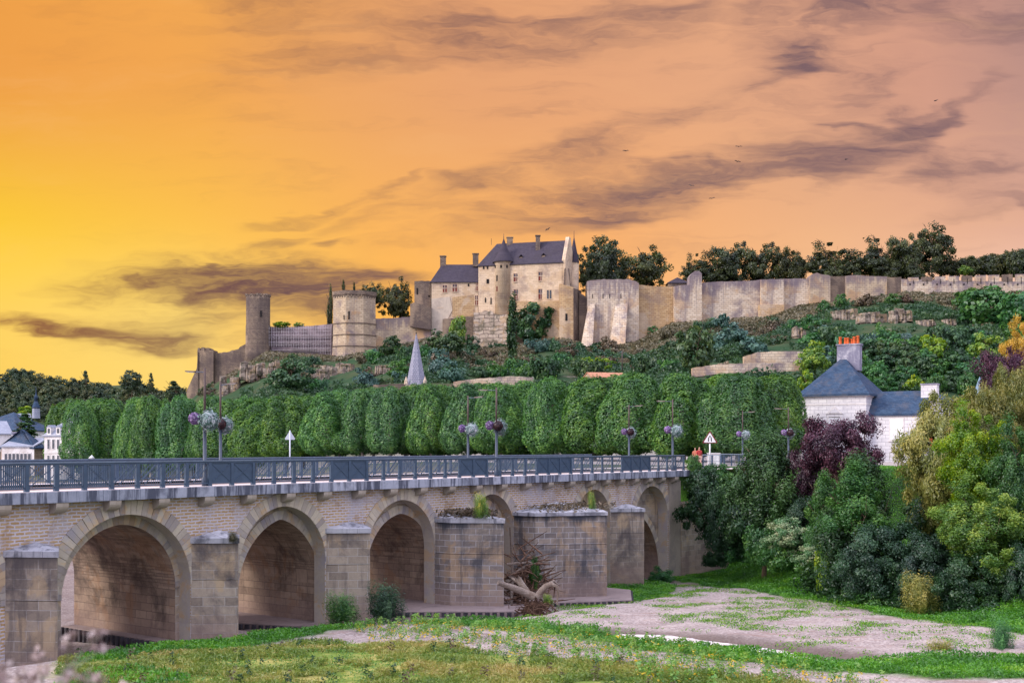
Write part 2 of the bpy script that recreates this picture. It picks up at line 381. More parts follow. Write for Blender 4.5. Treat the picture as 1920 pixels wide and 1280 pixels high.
def bare(px, py):        # rock faces and terrace walls where no bush grows in front
    for x, y, w, h, l in ROCKS:
        if abs(px-x) < w*.5+4 and -h*.4 < py-y < h*.75+14: return True
    for l, pts, h, m_ in TERR:
        if pts[0][0]-6 < px < pts[-1][0]+6:
            y = float(np.interp(px, [a for a,b in pts], [b for a,b in pts]))
            if -2 < py-y < h+12: return True
    return False
def poly(*a): return [BG(px, py) for px, py in a]
GREEN = [poly((140,1214),(330,1197),(450,1182),(560,1162),(640,1146),(700,1150),(705,1172),(560,1193),(420,1222),(300,1232),(150,1242)),
         poly((740,1152),(930,1163),(1090,1176),(1200,1190),(1300,1203),(1400,1218),(1480,1230),(1600,1234),(1760,1228),(1990,1226),(1990,1272),(1760,1272),(1600,1260),(1480,1250),(1350,1238),(1200,1216),(1060,1192),(900,1173),(760,1168)),
         poly((1235,1068),(1262,1087),(1330,1094),(1400,1103),(1480,1120),(1560,1134),(1640,1150),(1720,1162),(1800,1170),(1920,1188),(2100,1200),(2100,1060),(1500,1040),(1300,1040)),
         poly((1140,1092),(1200,1086),(1268,1096),(1262,1110),(1190,1118),(1140,1108)),
         poly((150,1262),(250,1257),(330,1268),(360,1300),(100,1300))]
MEADOW = [poly((120,1236),(420,1222),(560,1205),(780,1200),(930,1225),(1100,1240),(1330,1262),(1500,1276),(1700,1320),(100,1330))]
WEED = [poly((640,1180),(800,1168),(960,1176),(1100,1190),(1240,1212),(1400,1236),(1560,1262),(1700,1290),(1250,1290),(1050,1245),(860,1222),(700,1200))]
def mask(X, Y, polys, soft=.6, wob=1.2):
    X = X+(fbm(X*.8, Y*.8, 31)-.5)*wob; Y = Y+(fbm(X*.8, Y*.8, 37)-.5)*wob*1.4
    m = np.zeros(np.shape(X))
    for p in polys:
        d, _ = seg_dist(X, Y, p, True); ins = inside(X, Y, p)
        m = np.maximum(m, sstep(np.where(ins, d, -d), -soft, soft))
    return m
def ground_material():
    m, nt = mat('riverbed and land')
    ob = nt.new('ShaderNodeTexCoord').outputs['Object']
    def A(n): return nt.new('ShaderNodeAttribute', attribute_name=n).outputs['Fac']
    n1 = nt.noise(ob, .5, 6, .65); n2 = nt.noise(ob, 5, 5, .7)
    vor = nt.new('ShaderNodeTexVoronoi', {'Vector': ob, 'Scale': 11.0}).outputs
    vc = nt.new('ShaderNodeSeparateColor', {0: vor[1]}).outputs[0]
    g = nt.mix(nt.rng(n1, .38, .62), (.31,.26,.255), (.44,.38,.37))
    g = nt.mix(nt.math('MULTIPLY', nt.rng(vc, .3, .9, 0, 1, False), .8), g, (.16,.125,.135))
    g = nt.mix(nt.rng(vc, .80, .97, 0, .9, False), g, (.52,.47,.47))
    sp = nt.noise(ob, 16, 3, .8)
    g = nt.mix(nt.rng(sp, .55, .72, 0, .75), g, (.13,.105,.12)); g = nt.mix(nt.rng(sp, .42, .28, 0, .8), g, (.58,.54,.57))
    g = nt.mix(nt.rng(nt.noise(nt.mapping(ob, scale=(1,2.2,1)), .33, 5, .7), .54, .64, 0, .65), g, (.27,.19,.17))
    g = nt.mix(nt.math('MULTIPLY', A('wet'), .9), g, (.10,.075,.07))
    me_ = nt.mix(nt.rng(nt.noise(ob, .55, 5, .7), .42, .6), (.14,.22,.035), (.36,.33,.10))
    me_ = nt.mix(nt.rng(n2, .52, .72, 0, .55), me_, (.08,.13,.02))
    g = nt.mix(A('meadow'), g, me_)
    gr = nt.mix(nt.rng(n2, .35, .65), (.025,.09,.012), (.07,.20,.02))
    g = nt.mix(A('green'), g, gr)
    ln = nt.mix(nt.rng(nt.noise(ob, .06, 6, .7), .4, .62), (.025,.06,.028), (.06,.075,.038))
    ln = nt.mix(nt.rng(nt.noise(nt.mapping(ob, scale=(1,1,2.5)), .09, 6, .72), .6, .68, 0, .75), ln, (.30,.25,.21))
    g = nt.mix(A('land'), g, ln)
    g = nt.mix(A('paved'), g, nt.mix(n2, (.30,.27,.27), (.38,.34,.33)))
    bh = nt.math('ADD', nt.math('MULTIPLY', vor[0], 1.0), nt.math('ADD', n2, sp))
    finish(nt, g, .95, bh, .5, .05, spec=.1); return m
def build_ground():
    s = np.linspace(-1.35, 1.35, 430)
    ys = np.concatenate([np.arange(-60, 30, 3.), np.arange(30, 96, .26), np.arange(96, 470, 2.6), 470*1.06**np.arange(0, 38)])
    S, Yg = np.meshgrid(s, ys); Xg = S*(26+np.abs(Yg)*.62)
    Zg = terrain(Xg, Yg)
    nr, nc = Yg.shape
    co = np.stack([Xg, Yg, Zg], -1).reshape(-1, 3)
    i = np.arange(nr-1)[:, None]*nc+np.arange(nc-1)[None, :]
    q = np.stack([i, i+1, i+1+nc, i+nc], -1).reshape(-1, 4)
    me = bpy.data.meshes.new('ground'); me.vertices.add(len(co)); me.vertices.foreach_set('co', co.ravel())
    me.loops.add(q.size); me.loops.foreach_set('vertex_index', q.ravel())
    me.polygons.add(len(q)); me.polygons.foreach_set('loop_start', np.arange(0, q.size, 4)); me.polygons.foreach_set('use_smooth', np.ones(len(q), bool))
    me.update()
    Xf, Yf, Zf = Xg.ravel(), Yg.ravel(), Zg.ravel()
    d, side = seg_dist(Xf, Yf, BANK); sd = np.where(side < 0, d, -d)
    cd, _ = seg_dist(Xf, Yf, CHAN); t, n = bridge_tn(Xf, Yf)
    data = {'green': mask(Xf, Yf, GREEN), 'meadow': mask(Xf, Yf, MEADOW)*.95, 'wet': np.maximum(sstep(cd, 3.0, .9), sstep(n, -6.0, -3.5)*sstep(t, 6, 14)*.6),  # channel mud, plus a darker bed in front of and under the bridge
            'land': np.maximum(sstep(sd, 3.5, 7), sstep(Yf, 30, 24)), 'paved': sstep(sd, 8.5, 9.5)*sstep(Yf, 215, 200)*sstep(Yf, 82, 88)}
    for k, a in data.items():
        at = me.attributes.new(k, 'FLOAT', 'POINT'); at.data.foreach_set('value', a.astype(np.float32))
    me.materials.append(ground_material())
    o = bpy.data.objects.new('ground', me); col.objects.link(o); tag(o, kind='structure')
build_ground()
def build_water():
    m, nt = mat('river water')
    ob = nt.new('ShaderNodeTexCoord').outputs['Object']
    n = nt.noise(nt.mapping(ob, scale=(1,2.4,1)), 1.6, 3, .5)
    finish(nt, (.93,.93,.97), .42, n, 1.0, .25, metal=1.0, spec=1.0); [b for b in m.node_tree.nodes if b.type == 'BSDF_PRINCIPLED'][0].inputs['IOR'].default_value = 1.9
    mb = MB(); pts = []
    L = []; Rr = []
    for i, (x, y) in enumerate(CHAN):
        a = CHAN[max(i-1,0)]; b = CHAN[min(i+1,len(CHAN)-1)]; dx, dy = b[0]-a[0], b[1]-a[1]; l = math.hypot(dx, dy)
        w = .7 if i in (0, len(CHAN)-1) else 1.5; L.append((x-dy/l*w, y+dx/l*w)); Rr.append((x+dy/l*w, y-dx/l*w))
    for i in range(len(CHAN)-1):
        zz = -.24
        mb.add([(L[i][0],L[i][1],zz),(Rr[i][0],Rr[i][1],zz),(Rr[i+1][0],Rr[i+1][1],zz),(L[i+1][0],L[i+1][1],zz)], [(0,1,2,3)])
    tag(mb.build('pool_water', m), kind='structure')
    mb = MB(); q = [bridge_xy(-220, 11), bridge_xy(70, 11), bridge_xy(70, 15), bridge_xy(40, 330), bridge_xy(-220, 330)]
    mb.add([(x, y, -1.95) for x, y in q], [(0,1,2,3,4)])
    tag(mb.build('river_water', m), kind='structure')
build_water()
# ================================================================== BRIDGE
BR_RZ = math.atan2(BT[1], BT[0])
LAV = (.42,.42,.52)
M = {}
M['spandrel'] = stone('spandrel rubble', (.40,.26,.12), (.54,.41,.24), (.55,.52,.58), .40, .135, .034, dirt=(.44,.43,.52), damt=.75, dscale=.55, patch=(.30,.19,.10), pamt=.5, pscale=.9, bump=.6, wob=.10)
M['pier'] = stone('pier ashlar', (.25,.21,.18), (.46,.39,.325), (.44,.41,.40), .95, .39, .018, dirt=(.09,.08,.09), damt=.85, dscale=.34, streak=.5, flood=.6, rim=.8, patch=(.50,.38,.25), pamt=.7, pscale=.55, bump=.5, wob=.04)
M['pier_dark'] = stone('dark pier ashlar', (.19,.17,.17), (.40,.34,.29), (.44,.43,.46), .74, .33, .022, flood=.6, rim=1.0, dirt=(.06,.066,.085), damt=.9, dscale=.26, streak=.55, patch=(.44,.30,.17), pamt=.55, pscale=.4, bump=.5, wob=.04)
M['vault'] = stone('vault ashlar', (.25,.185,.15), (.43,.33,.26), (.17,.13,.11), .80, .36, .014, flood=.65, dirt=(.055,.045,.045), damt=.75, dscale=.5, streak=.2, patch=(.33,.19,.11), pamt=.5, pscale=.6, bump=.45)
M['ring'] = stone('voussoir stone', (.37,.33,.285), (.52,.47,.42), (.4,.38,.4), 40, 40, .0, dirt=(.33,.32,.38), damt=.7, dscale=.9, patch=(.50,.34,.19), pamt=.6, pscale=1.1, bump=.3, tint=True, trange=(.72,1.2))
M['cornice'] = stone('weathered cornice', (.26,.29,.38), (.44,.47,.58), (.14,.16,.22), 2.4, 3.0, .012, dirt=(.075,.085,.125), damt=.6, dscale=1.0, streak=.95, bump=.3, stk_scale=3.0, srange=(.44,.60))
M['cap'] = stone('pier cap', (.36,.37,.44), (.50,.51,.58), (.2,.2,.25), 1.6, 2.0, .012, dirt=(.07,.075,.10), damt=.8, dscale=.8, streak=.8, bump=.4)
M['corbel'] = stone('corbel stone', (.33,.29,.25), (.45,.40,.36), (.3,.3,.3), 30, 30, 0, dirt=(.2,.18,.2), damt=.5, dscale=.8, bump=.2)
M['concrete'] = stone('apron concrete', (.24,.19,.19), (.32,.26,.26), (.2,.18,.18), 3, 3, .01, dirt=(.12,.1,.11), damt=.6, dscale=.5, bump=.3)
M['pile'] = plain('rusty sheet piling', (.045,.042,.055), .7, .4, 4)
M['blue_steel'] = plain('painted blue grey steel', (.05,.085,.145), .5, .12, 2.5, spec=.4)
M['blue_light'] = plain('lighter blue grey handrail', (.13,.18,.26), .45, .12, 2.5, spec=.5)  # handrail colour, lighter than the posts and panels
M['white_edge'] = plain('pale kerb stone', (.66,.60,.62), .9, .1, 4)
M['asphalt'] = plain('brownish road surface', (.16,.12,.12), .95, .2, 3)
M['grey_steel'] = plain('grey blue painted pole', (.045,.065,.11), .45, .1, 3, spec=.5)
M['brown_steel'] = plain('weathered pole top', (.085,.06,.06), .5, .2, 3)
M['white_paint'] = plain('white enamel', (.72,.74,.80), .45, .05, 2, spec=.5)
M['sign_back'] = plain('galvanised sign back', (.55,.60,.70), .5, .08, 2)
M['red_paint'] = plain('red enamel', (.55,.03,.03), .5, .05, 2)
M['black_paint'] = plain('black paint', (.02,.02,.02), .5, .05, 2)
M['pale_glass'] = plain('lamp lens', (.6,.62,.62), .3, .05, 2)

bridge = empty('stone_bridge', (B0[0], B0[1], 0), BR_RZ, 'long arched stone road bridge with cutwater piers crossing the dry river bed', 'bridge')
DECK = 5.98; WALLTOP = 5.52; W = 8.4
# outer arches: centre, half width, crown; inner arches: centre, half width, crown, springing
OUT = [(-3.2,3.2,4.9,0), (5.55,3.17,4.9,0), (14.08,2.70,4.90,.35), (22.35,2.65,4.90,.3), (30.05,2.15,4.95,.3), (40.95,2.05,4.90,.1), (48.5,2.3,4.92,.1)]
INN = [(-3.0,2.75,4.5,1.2), (5.75,2.75,4.45,1.55), (14.55,2.58,4.25,.9), (23.05,2.6,4.12,1.2), (30.5,2.0,4.2,1.2), (40.95,1.95,4.2,1.2), (48.65,2.2,2.6,-1.4)]
def arch(c, hw, crown, spring=None, n=26, pt=0.):
    """points of an arch intrados from left foot over the crown to the right foot"""
    if spring is None: spring = crown-hw*(1+pt*.12)
    r = crown-spring; Rr = (r*r+hw*hw)/(2*hw); out = []
    a1 = math.atan2(r, Rr-hw) if Rr > hw else math.pi/2
    for i in range(n+1):
        a = a1*i/n; out.append((c+(Rr-hw)-Rr*math.cos(a), spring+Rr*math.sin(a)))
    return out+[(2*c-x, z) for x, z in reversed(out[:-1])]
BASE = -2.6
def arcade(mb, arches, y0, y1, ztop, t0, t1, back=False):
    """a wall pierced by arches: front face at y0, soffits and jambs running to y1"""
    x = t0
    for a in arches:
        xs = [p[0] for p in a]
        mb.add([(x,y0,BASE),(xs[0],y0,BASE),(xs[0],y0,ztop),(x,y0,ztop)], [(0,1,2,3)])
        if back: mb.add([(x,y1,BASE),(xs[0],y1,BASE),(xs[0],y1,ztop),(x,y1,ztop)], [(3,2,1,0)])
        for (xa, za), (xb, zb) in zip(a[:-1], a[1:]):
            mb.add([(xa,y0,za),(xb,y0,zb),(xb,y0,ztop),(xa,y0,ztop)], [(0,1,2,3)])
            if back: mb.add([(xa,y1,za),(xb,y1,zb),(xb,y1,ztop),(xa,y1,ztop)], [(3,2,1,0)])
        x = xs[-1]
    mb.add([(x,y0,BASE),(t1,y0,BASE),(t1,y0,ztop),(x,y0,ztop)], [(0,1,2,3)])
    if back: mb.add([(x,y1,BASE),(t1,y1,BASE),(t1,y1,ztop),(x,y1,ztop)], [(3,2,1,0)])
def soffit(mb, a, y0, y1, nseg=1):
    full = [(a[0][0], BASE)]+a+[(a[-1][0], BASE)]
    for (xa, za), (xb, zb) in zip(full[:-1], full[1:]):
        mb.add([(xa,y0,za),(xa,y1,za),(xb,y1,zb),(xb,y0,zb)], [(0,1,2,3)])
T0, T1 = -9, 52.6
outer = [arch(c, hw, cr, None, 26, pt) for c, hw, cr, pt in OUT]
inner = [arch(c, hw, cr, sp) for c, hw, cr, sp in INN]
mb = MB(); arcade(mb, outer, 0, .76, WALLTOP, T0, T1); mb.build('spandrel_wall', M['spandrel'], bridge)
mb = MB()
for a in outer: mb = MB(); soffit(mb, a, 0, .76); mb.build('arch_soffit', M['ring'], bridge)
mb = MB(); arcade(mb, inner, .76, W, WALLTOP, T0, T1, True)
mb.build('inner_wall', M['pier'], bridge)
mb = MB()
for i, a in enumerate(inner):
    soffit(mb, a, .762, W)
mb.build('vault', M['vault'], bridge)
mb = MB()      # masonry filling the fifth opening, rubble in the fourth
mb.box(38.9, 43.0, .9, 1.2, BASE, 4.6); mb.build('arch_infill', M['corbel'], bridge)
rnd = random.Random(4)
def ring(name, a, y0, th, dep, mm, skip=0):
    mb = MB(); pts = a; n = len(pts); step = 1
    # resample by arc length into voussoirs
    L = [0.]
    for (xa, za), (xb, zb) in zip(pts[:-1], pts[1:]): L.append(L[-1]+math.hypot(xb-xa, zb-za))
    cnt = max(9, int(L[-1]/.25)); cnt += 1-cnt % 2
    def at(s):
        s = min(max(s, 0), L[-1]-1e-6)
        i = next(k for k in range(len(L)-1) if L[k+1] >= s); f = (s-L[i])/(L[i+1]-L[i])
        (xa, za), (xb, zb) = pts[i], pts[i+1]; dx, dz = xb-xa, zb-za; l = math.hypot(dx, dz)
        return xa+dx*f, za+dz*f, -dz/l, dx/l
    for k in range(cnt):
        s0 = L[-1]*k/cnt+.006; s1 = L[-1]*(k+1)/cnt-.006
        mb.tint = rnd.random(); q = rnd.uniform(0, .012); t2 = th*(1+rnd.uniform(-.04, .04))
        x0, z0, nx0, nz0 = at(s0); x1, z1, nx1, nz1 = at(s1)
        f = [(x0, z0), (x1, z1), (x1+nx1*t2, min(z1+nz1*t2, WALLTOP)), (x0+nx0*t2, min(z0+nz0*t2, WALLTOP))]
        mb.prism([(x, y0-q, z) for x, z in f], [(x, y0+dep, z) for x, z in f])
    return mb.build(name, mm, bridge)
for a in outer: ring('arch_ring', a, -.035, .60, .03, M['ring'])
for i, a in enumerate(inner):
    if i in (5,): continue
    ring('inner_arch_ring', a, .725, .46, .03, M['ring'])
# piers: footprint in (t, n outward) with cap
def pier(foot, ztop, mm, capz=.22, apex=.3, grass=False):
    mb = MB(); lo = [(t, -n, BASE) for t, n in foot]; md = [(t, -n, 1.9) for t, n in foot]; hi = [(t, -n, ztop-capz) for t, n in foot]
    mb.tint = 0; mb.prism(lo, md, caps=False); mb.tint = .15; mb.prism(md, hi); mb.t[-len(hi):] = [.95]*len(hi); p = mb.build('pier', mm, bridge, bevel=.03)
    mb = MB(); cx = sum(t for t, n in foot)/len(foot); cn = max(n for t, n in foot)*.5
    def off(k): return [(cx+(t-cx)*k, -(max(n, .0)+(.08 if n > .2 else .0))*1.0) for t, n in foot]
    e = off(1.05)
    mb.prism([(x, y, ztop-capz) for x, y in e], [(x, y, ztop) for x, y in e])
    top = (cx, -cn*.35, ztop+apex)
    b = len(mb.v); mb.add([(x, y, ztop+.001) for x, y in e]+[top], [(i, (i+1) % len(e), len(e)) for i in range(len(e))])
    c = mb.build('pier_cap', M['cap'], bridge); c.parent = p
    return p
pier([(.17,0),(1.27,1.76),(2.38,0)], 3.77, M['pier'])
pier([(8.72,0),(10.05,1.57),(11.38,0)], 3.72, M['pier'])
pier([(16.79,0),(18.25,1.62),(19.71,0)], 3.68, M['pier'])
pier([(25.0,0),(25.0,1.13),(26.45,3.66),(27.9,1.13),(27.9,0)], 3.85, M['pier_dark'], .26, .35)
pier([(32.2,0),(32.2,1.6),(35.5,4.47),(38.85,1.6),(38.85,0)], 3.82, M['pier_dark'], .2, .5)
pier([(43.0,0),(44.6,1.70),(46.2,0)], 3.55, M['pier'])
# wing wall beyond the last arch
mb = MB(); mb.box(T1, 60.5, -.15, .5, BASE, 3.5); mb.box(T1, 60.5, -.2, .55, 3.5, 3.62); mb.build('wing_wall', M['pier'], bridge)
mb = MB(); mb.box(50.95, 52.6, -.1, .0, BASE, WALLTOP-.3); mb.build('abutment', M['corbel'], bridge)
# cornice, deck
mb = MB()
t = -9.5
while t < 53.4:
    L = rnd.uniform(1.9, 2.6); e = min(t+L, 53.5); q = rnd.uniform(0, .012)
    mb.box(t+.008, e-.008, -.52-q, .3, WALLTOP+.001, DECK-.02); t = e
mb.build('cornice', M['cornice'], bridge, bevel=.015)
mb = MB(); mb.box(-9.5, 53.5, W, W+.5, WALLTOP, DECK-.02); mb.build('far_cornice', M['cornice'], bridge)
mb = MB(); mb.box(-9.5, 75, -.505, .95, DECK-.018, DECK); mb.build('footway', M['white_edge'], bridge)
mb = MB(); mb.box(-9.5, 75, W-.75, W+.48, DECK-.018, DECK+.004); mb.build('far_footway', M['white_edge'], bridge)
mb = MB(); mb.box(-9.5, 75, .95, W-.75, DECK-.3, DECK-.12); mb.build('roadway', M['asphalt'], bridge)
# corbels
corb = MB(); prof = [(.25,0),(-.28,0)]+[(-.28-.30*math.cos(math.radians(a)), -.34+.34*math.sin(math.radians(a))) for a in range(80,-1,-16)][::1]
prof = [(.0,.0),(-.50,.0),(-.50,-.07)]+[(-.50+.44*(1-math.cos(math.radians(a))), -.07-.27*math.sin(math.radians(a))) for a in range(12,91,13)]+[(.0,-.34)]
prof = [(y, z*1.25) for y, z in prof]; corb.prism([(-.27, y, z) for y, z in prof], [(.27, y, z) for y, z in prof])
cm = None; t = -7.2
while t < 52:
    if cm is None: c = corb.build('corbel', M['corbel'], bridge); cm = c.data
    else: c = link_mesh('corbel', cm, bridge)
    c.location = (t, -.0, WALLTOP-.001); t += 2.37 if t < 38 else 1.85
# aprons with sheet piling
def apron(pts, z, name='pier_apron'):
    mb = MB(); q = [(t, n) for t, n in pts]
    mb.prism([(t, n, BASE) for t, n in q], [(t, n, z) for t, n in q]); a = mb.build(name, M['concrete'], bridge)
    mb = MB()
    for (ta, na), (tb, nb) in zip(q[:-1], q[1:]):
        L = math.hypot(tb-ta, nb-na); k = int(L/.36); dx, dy = (tb-ta)/L, (nb-na)/L; nx, ny = dy, -dx
        for i in range(k):
            s = L*i/k; w = L/k*.62; x, y = ta+dx*s, na+dy*s
            o1, o2 = .03, .12
            mb.prism([(x+nx*o1*.2, y+ny*o1*.2, BASE), (x+dx*w+nx*o1*.2, y+dy*w+ny*o1*.2, BASE), (x+dx*w*.85+nx*o2, y+dy*w*.85+ny*o2, BASE), (x+dx*w*.15+nx*o2, y+dy*w*.15+ny*o2, BASE)],
                     [(x+nx*o1*.2, y+ny*o1*.2, z-.04), (x+dx*w+nx*o1*.2, y+dy*w+ny*o1*.2, z-.04), (x+dx*w*.85+nx*o2, y+dy*w*.85+ny*o2, z-.04), (x+dx*w*.15+nx*o2, y+dy*w*.15+ny*o2, z-.04)])
    c = mb.build('sheet_piling', M['pile'], bridge); c.parent = a
apron([(7.85,8.4),(7.85,-.6),(10.05,-2.2),(12.0,-.9),(12,8.4)], -.74)
apron([(14.1,8.4),(14.5,3.7),(16,-.6),(18.2,-2.6),(20.5,-1.2),(20.6,8.4)], -.98)
apron([(20.9,8.4),(21.5,-.5),(25.4,-5.6),(27.8,-5),(29,0),(29,8.4)], -.86)
apron([(30,8.4),(30.3,-3),(34.8,-6.6),(39,-4),(40,8.4)], -1.17)

# railings
def panel_mesh(kind):
    mb = MB(); w = 1.23; a, b = .085, w-.085
    mb.box(a, b, -.02, .02, .10, .15)
    if kind == 'solid':
        mb.box(a, b, -.008, .008, .15, 1.0)
        for s in (0, 1):
            p, q = ((a,-.018,.16),(b,-.018,.99)) if s else ((b,-.018,.16),(a,-.018,.99)); mb.beam(p, q, .02, .03)
    elif kind == 'dense':
        k = 13
        for i in range(k): x = a+(b-a)*(i+.5)/k; mb.box(x-.026, x+.026, -.008, .008, .10, 1.0)
        for s in (0, 1):
            p, q = ((a,-.02,.16),(b,-.02,.99)) if s else ((b,-.02,.16),(a,-.02,.99)); mb.beam(p, q, .02, .03)
    else:
        k = 10
        for i in range(k): x = a+(b-a)*(i+.5)/k; mb.box(x-.008, x+.008, -.006, .008, .15, 1.0)
        if kind == 'cross':
            mb.beam((a,-.02,.16),(b,-.02,.99), .02, .035); mb.beam((b,-.02,.16),(a,-.02,.99), .02, .035)
        else:
            mb.beam((a,-.03,.22),(b-.22,-.03,1.0), .022, .04); mb.beam((a+.22,-.03,.16),(b,-.03,.92), .022, .04)
    return mb
def railing(name, y, sgn, pattern, label, t0, n):
    root = empty(name, bridge.matrix_basis @ Vector((t0, y, DECK)), BR_RZ, label, 'railing', 'steel railings along the bridge')
    mb = MB(); mb.box(-.1, n*1.23+.1, -.075, .075, 1.075, 1.13); mb.build('handrail', M['blue_light'], root)
    mb = MB(); mb.box(-.1, n*1.23+.1, -.045, .045, 1.0, 1.074); mb.build('top_beam', M['blue_steel'], root)
    pm = None
    for i in range(n+1):
        if pm is None:
            mb = MB(); mb.box(-.075, .075, -.05, .05, 0.001, 1.0); mb.box(-.085, .085, -.07, .09, 0.0, .10); o = mb.build('post', M['blue_steel'], root); pm = o.data
        else: o = link_mesh('post', pm, root)
        o.location = (i*1.23, 0, 0)
    meshes = {}
    for i in range(n):
        k = pattern(i)
        if k not in meshes:
            o = panel_mesh(k).build(k+'_panel' if k != 'open' else 'braced_panel', M['blue_steel'], root); meshes[k] = o.data
        else: o = link_mesh(meshes[k].name.split('.')[0], meshes[k], root)
        o.location = (i*1.23, 0, 0)
# the pattern read off the photograph; panel 0 begins at t=-8.99
seq = {}
def setp(a, b, k):
    for i in range(a, b): seq[i] = k
setp(0, 60, 'open'); setp(0, 8, 'dense'); setp(8, 9, 'cross'); setp(9, 11, 'dense'); setp(15, 17, 'solid'); setp(21, 23, 'solid'); setp(29, 31, 'solid'); setp(35, 38, 'solid'); setp(43, 46, 'solid'); setp(50, 52, 'solid')
railing('bridge_railing', -.38, 1, lambda i: seq[i], 'blue grey steel railing on the near edge of the bridge above the cornice', -8.99, 50)
railing('bridge_railing', W+.36, -1, lambda i: 'cross' if i < 9 else ('dense' if i % 13 in (2,3,7) else 'open'), 'blue grey steel railing on the far edge of the bridge behind the roadway', -8.6, 51)

# street lamps
def lamp_parts(root, sgn):
    mb = MB(); mb.lathe([(.13,0),(.13,.35),(.085,.42),(.08,2.9)], 10); mb.build('pole', M['grey_steel'], root)
    mb = MB(); mb.lathe([(.055,2.9),(.05,5.15)], 8); mb.lathe([(.09,2.84),(.09,2.96)], 10); mb.build('upper_pole', M['brown_steel'], root)
    mb = MB(); mb.tube([(0,0,4.98),(0,.5*sgn,5.0),(0,.85*sgn,5.03)], [.028,.026,.024], 6); mb.build('arm', M['grey_steel'], root)
    mb = MB(); mb.prism([(-.09,.6*sgn,4.985),(.09,.6*sgn,4.985),(.07,1.3*sgn,5.04),(-.07,1.3*sgn,5.04)][::sgn], [(-.07,.6*sgn,5.05),(.07,.6*sgn,5.05),(.05,1.3*sgn,5.09),(-.05,1.3*sgn,5.09)][::sgn])
    h = mb.build('lamp_head', M['brown_steel'], root)
    mb = MB(); mb.prism([(-.05,.75*sgn,4.975),(.05,.75*sgn,4.975),(.05,1.2*sgn,5.01),(-.05,1.2*sgn,5.01)][::sgn], [(-.05,.75*sgn,4.995),(.05,.75*sgn,4.995),(.05,1.2*sgn,5.03),(-.05,1.2*sgn,5.03)][::sgn])
    l = mb.build('lens', M['pale_glass'], root); l.parent = h
def copy_tree(o, parent=None):
    c = o.copy(); col.objects.link(c); c.parent = parent
    for ch in o.children: copy_tree(ch, c)
    return c
LAMPS = []
NEAR_T = [9.47, 30.4, 51.3, 72.2]; FAR_T = [16.9, 37.8, 58.7, 79.7]
protoN = protoF = None
wn = ['nearest', 'second', 'third', 'farthest']
for k, t in enumerate(NEAR_T):
    x, y = bridge_xy(t-.15, -.22 if t < 55 else 0)
    if protoN is None:
        o = empty('street_lamp', (x, y, DECK), BR_RZ); lamp_parts(o, 1); protoN = o
    else: o = copy_tree(protoN); o.location = (x, y, DECK)
    tag(o, f'{wn[k]} of the tall street lamps on the near railing side, its arm pointing left', 'street lamp', 'street lamps along the bridge'); LAMPS.append((x, y, 'near', k))
for k, t in enumerate(FAR_T):
    x, y = bridge_xy(t, 8.0)
    if protoF is None:
        o = empty('street_lamp', (x, y, DECK), BR_RZ); lamp_parts(o, -1); protoF = o
    else: o = copy_tree(protoF); o.location = (x, y, DECK)
    tag(o, f'{wn[k]} of the thin street lamps on the far railing side, its arm pointing right', 'street lamp', 'street lamps along the bridge'); LAMPS.append((x, y, 'far', k))

# warning signs
def tri(mb, hw, h, y0, y1, z0, r=.05):
    pts = []
    for (cx, cz, a0) in ((-hw+r, r, 210), (hw-r, r, -30), (0, h-2*r, 90)):
        for d in (-60, -30, 0, 30, 60): a = R(a0+d); pts.append((cx+r*math.cos(a), cz+r*math.sin(a)))
    mb.prism([(x, y0, z0+z) for x, z in pts], [(x, y1, z0+z) for x, z in pts])
sx, sy = bridge_xy(22.5, 8.75)
sg = empty('warning_sign', (sx, sy, DECK), R(8), 'triangular warning sign seen from behind, on a thin pale pole rising from the bridge', 'road sign')
mb = MB(); mb.lathe([(.04,0),(.04,2.65)], 8); mb.build('pole', M['sign_back'], sg)
mb = MB(); tri(mb, .29, .53, .045, .065, 2.12); mb.build('sign_plate', M['sign_back'], sg)
sx, sy = XY(1331, 100)
sg = empty('warning_sign', (sx, sy, 5.95), R(-8), 'white triangular warning sign facing us on a white pole past the bridge end', 'road sign')
mb = MB(); mb.lathe([(.06,0),(.06,2.6)], 8); mb.build('pole', M['white_paint'], sg)
mb = MB(); tri(mb, .62, 1.08, -.10, -.075, 2.05, .07); pl = mb.build('sign_border', plain('dark red border', (.16,.03,.04), .5, .05), sg)
mb = MB(); tri(mb, .49, .86, -.108, -.101, 2.11, .05); mb.build('sign_face', M['white_paint'], sg)
mb = MB()
for s in (-1, 1):
    mb.prism([(s*.13-.045,-.115,2.2),(s*.13+.045,-.115,2.2),(s*.10+.04,-.115,2.56),(s*.10-.04,-.115,2.56)], [(s*.13-.045,-.109,2.2),(s*.13+.045,-.109,2.2),(s*.10+.04,-.109,2.56),(s*.10-.04,-.109,2.56)])
    mb.lathe([(.05,0),(.05,.005)], 10, c=(0,0)) if False else None
mb.box(-.05, .05, -.115, -.109, 2.55, 2.68)
mb.build('pictogram', M['black_paint'], sg)
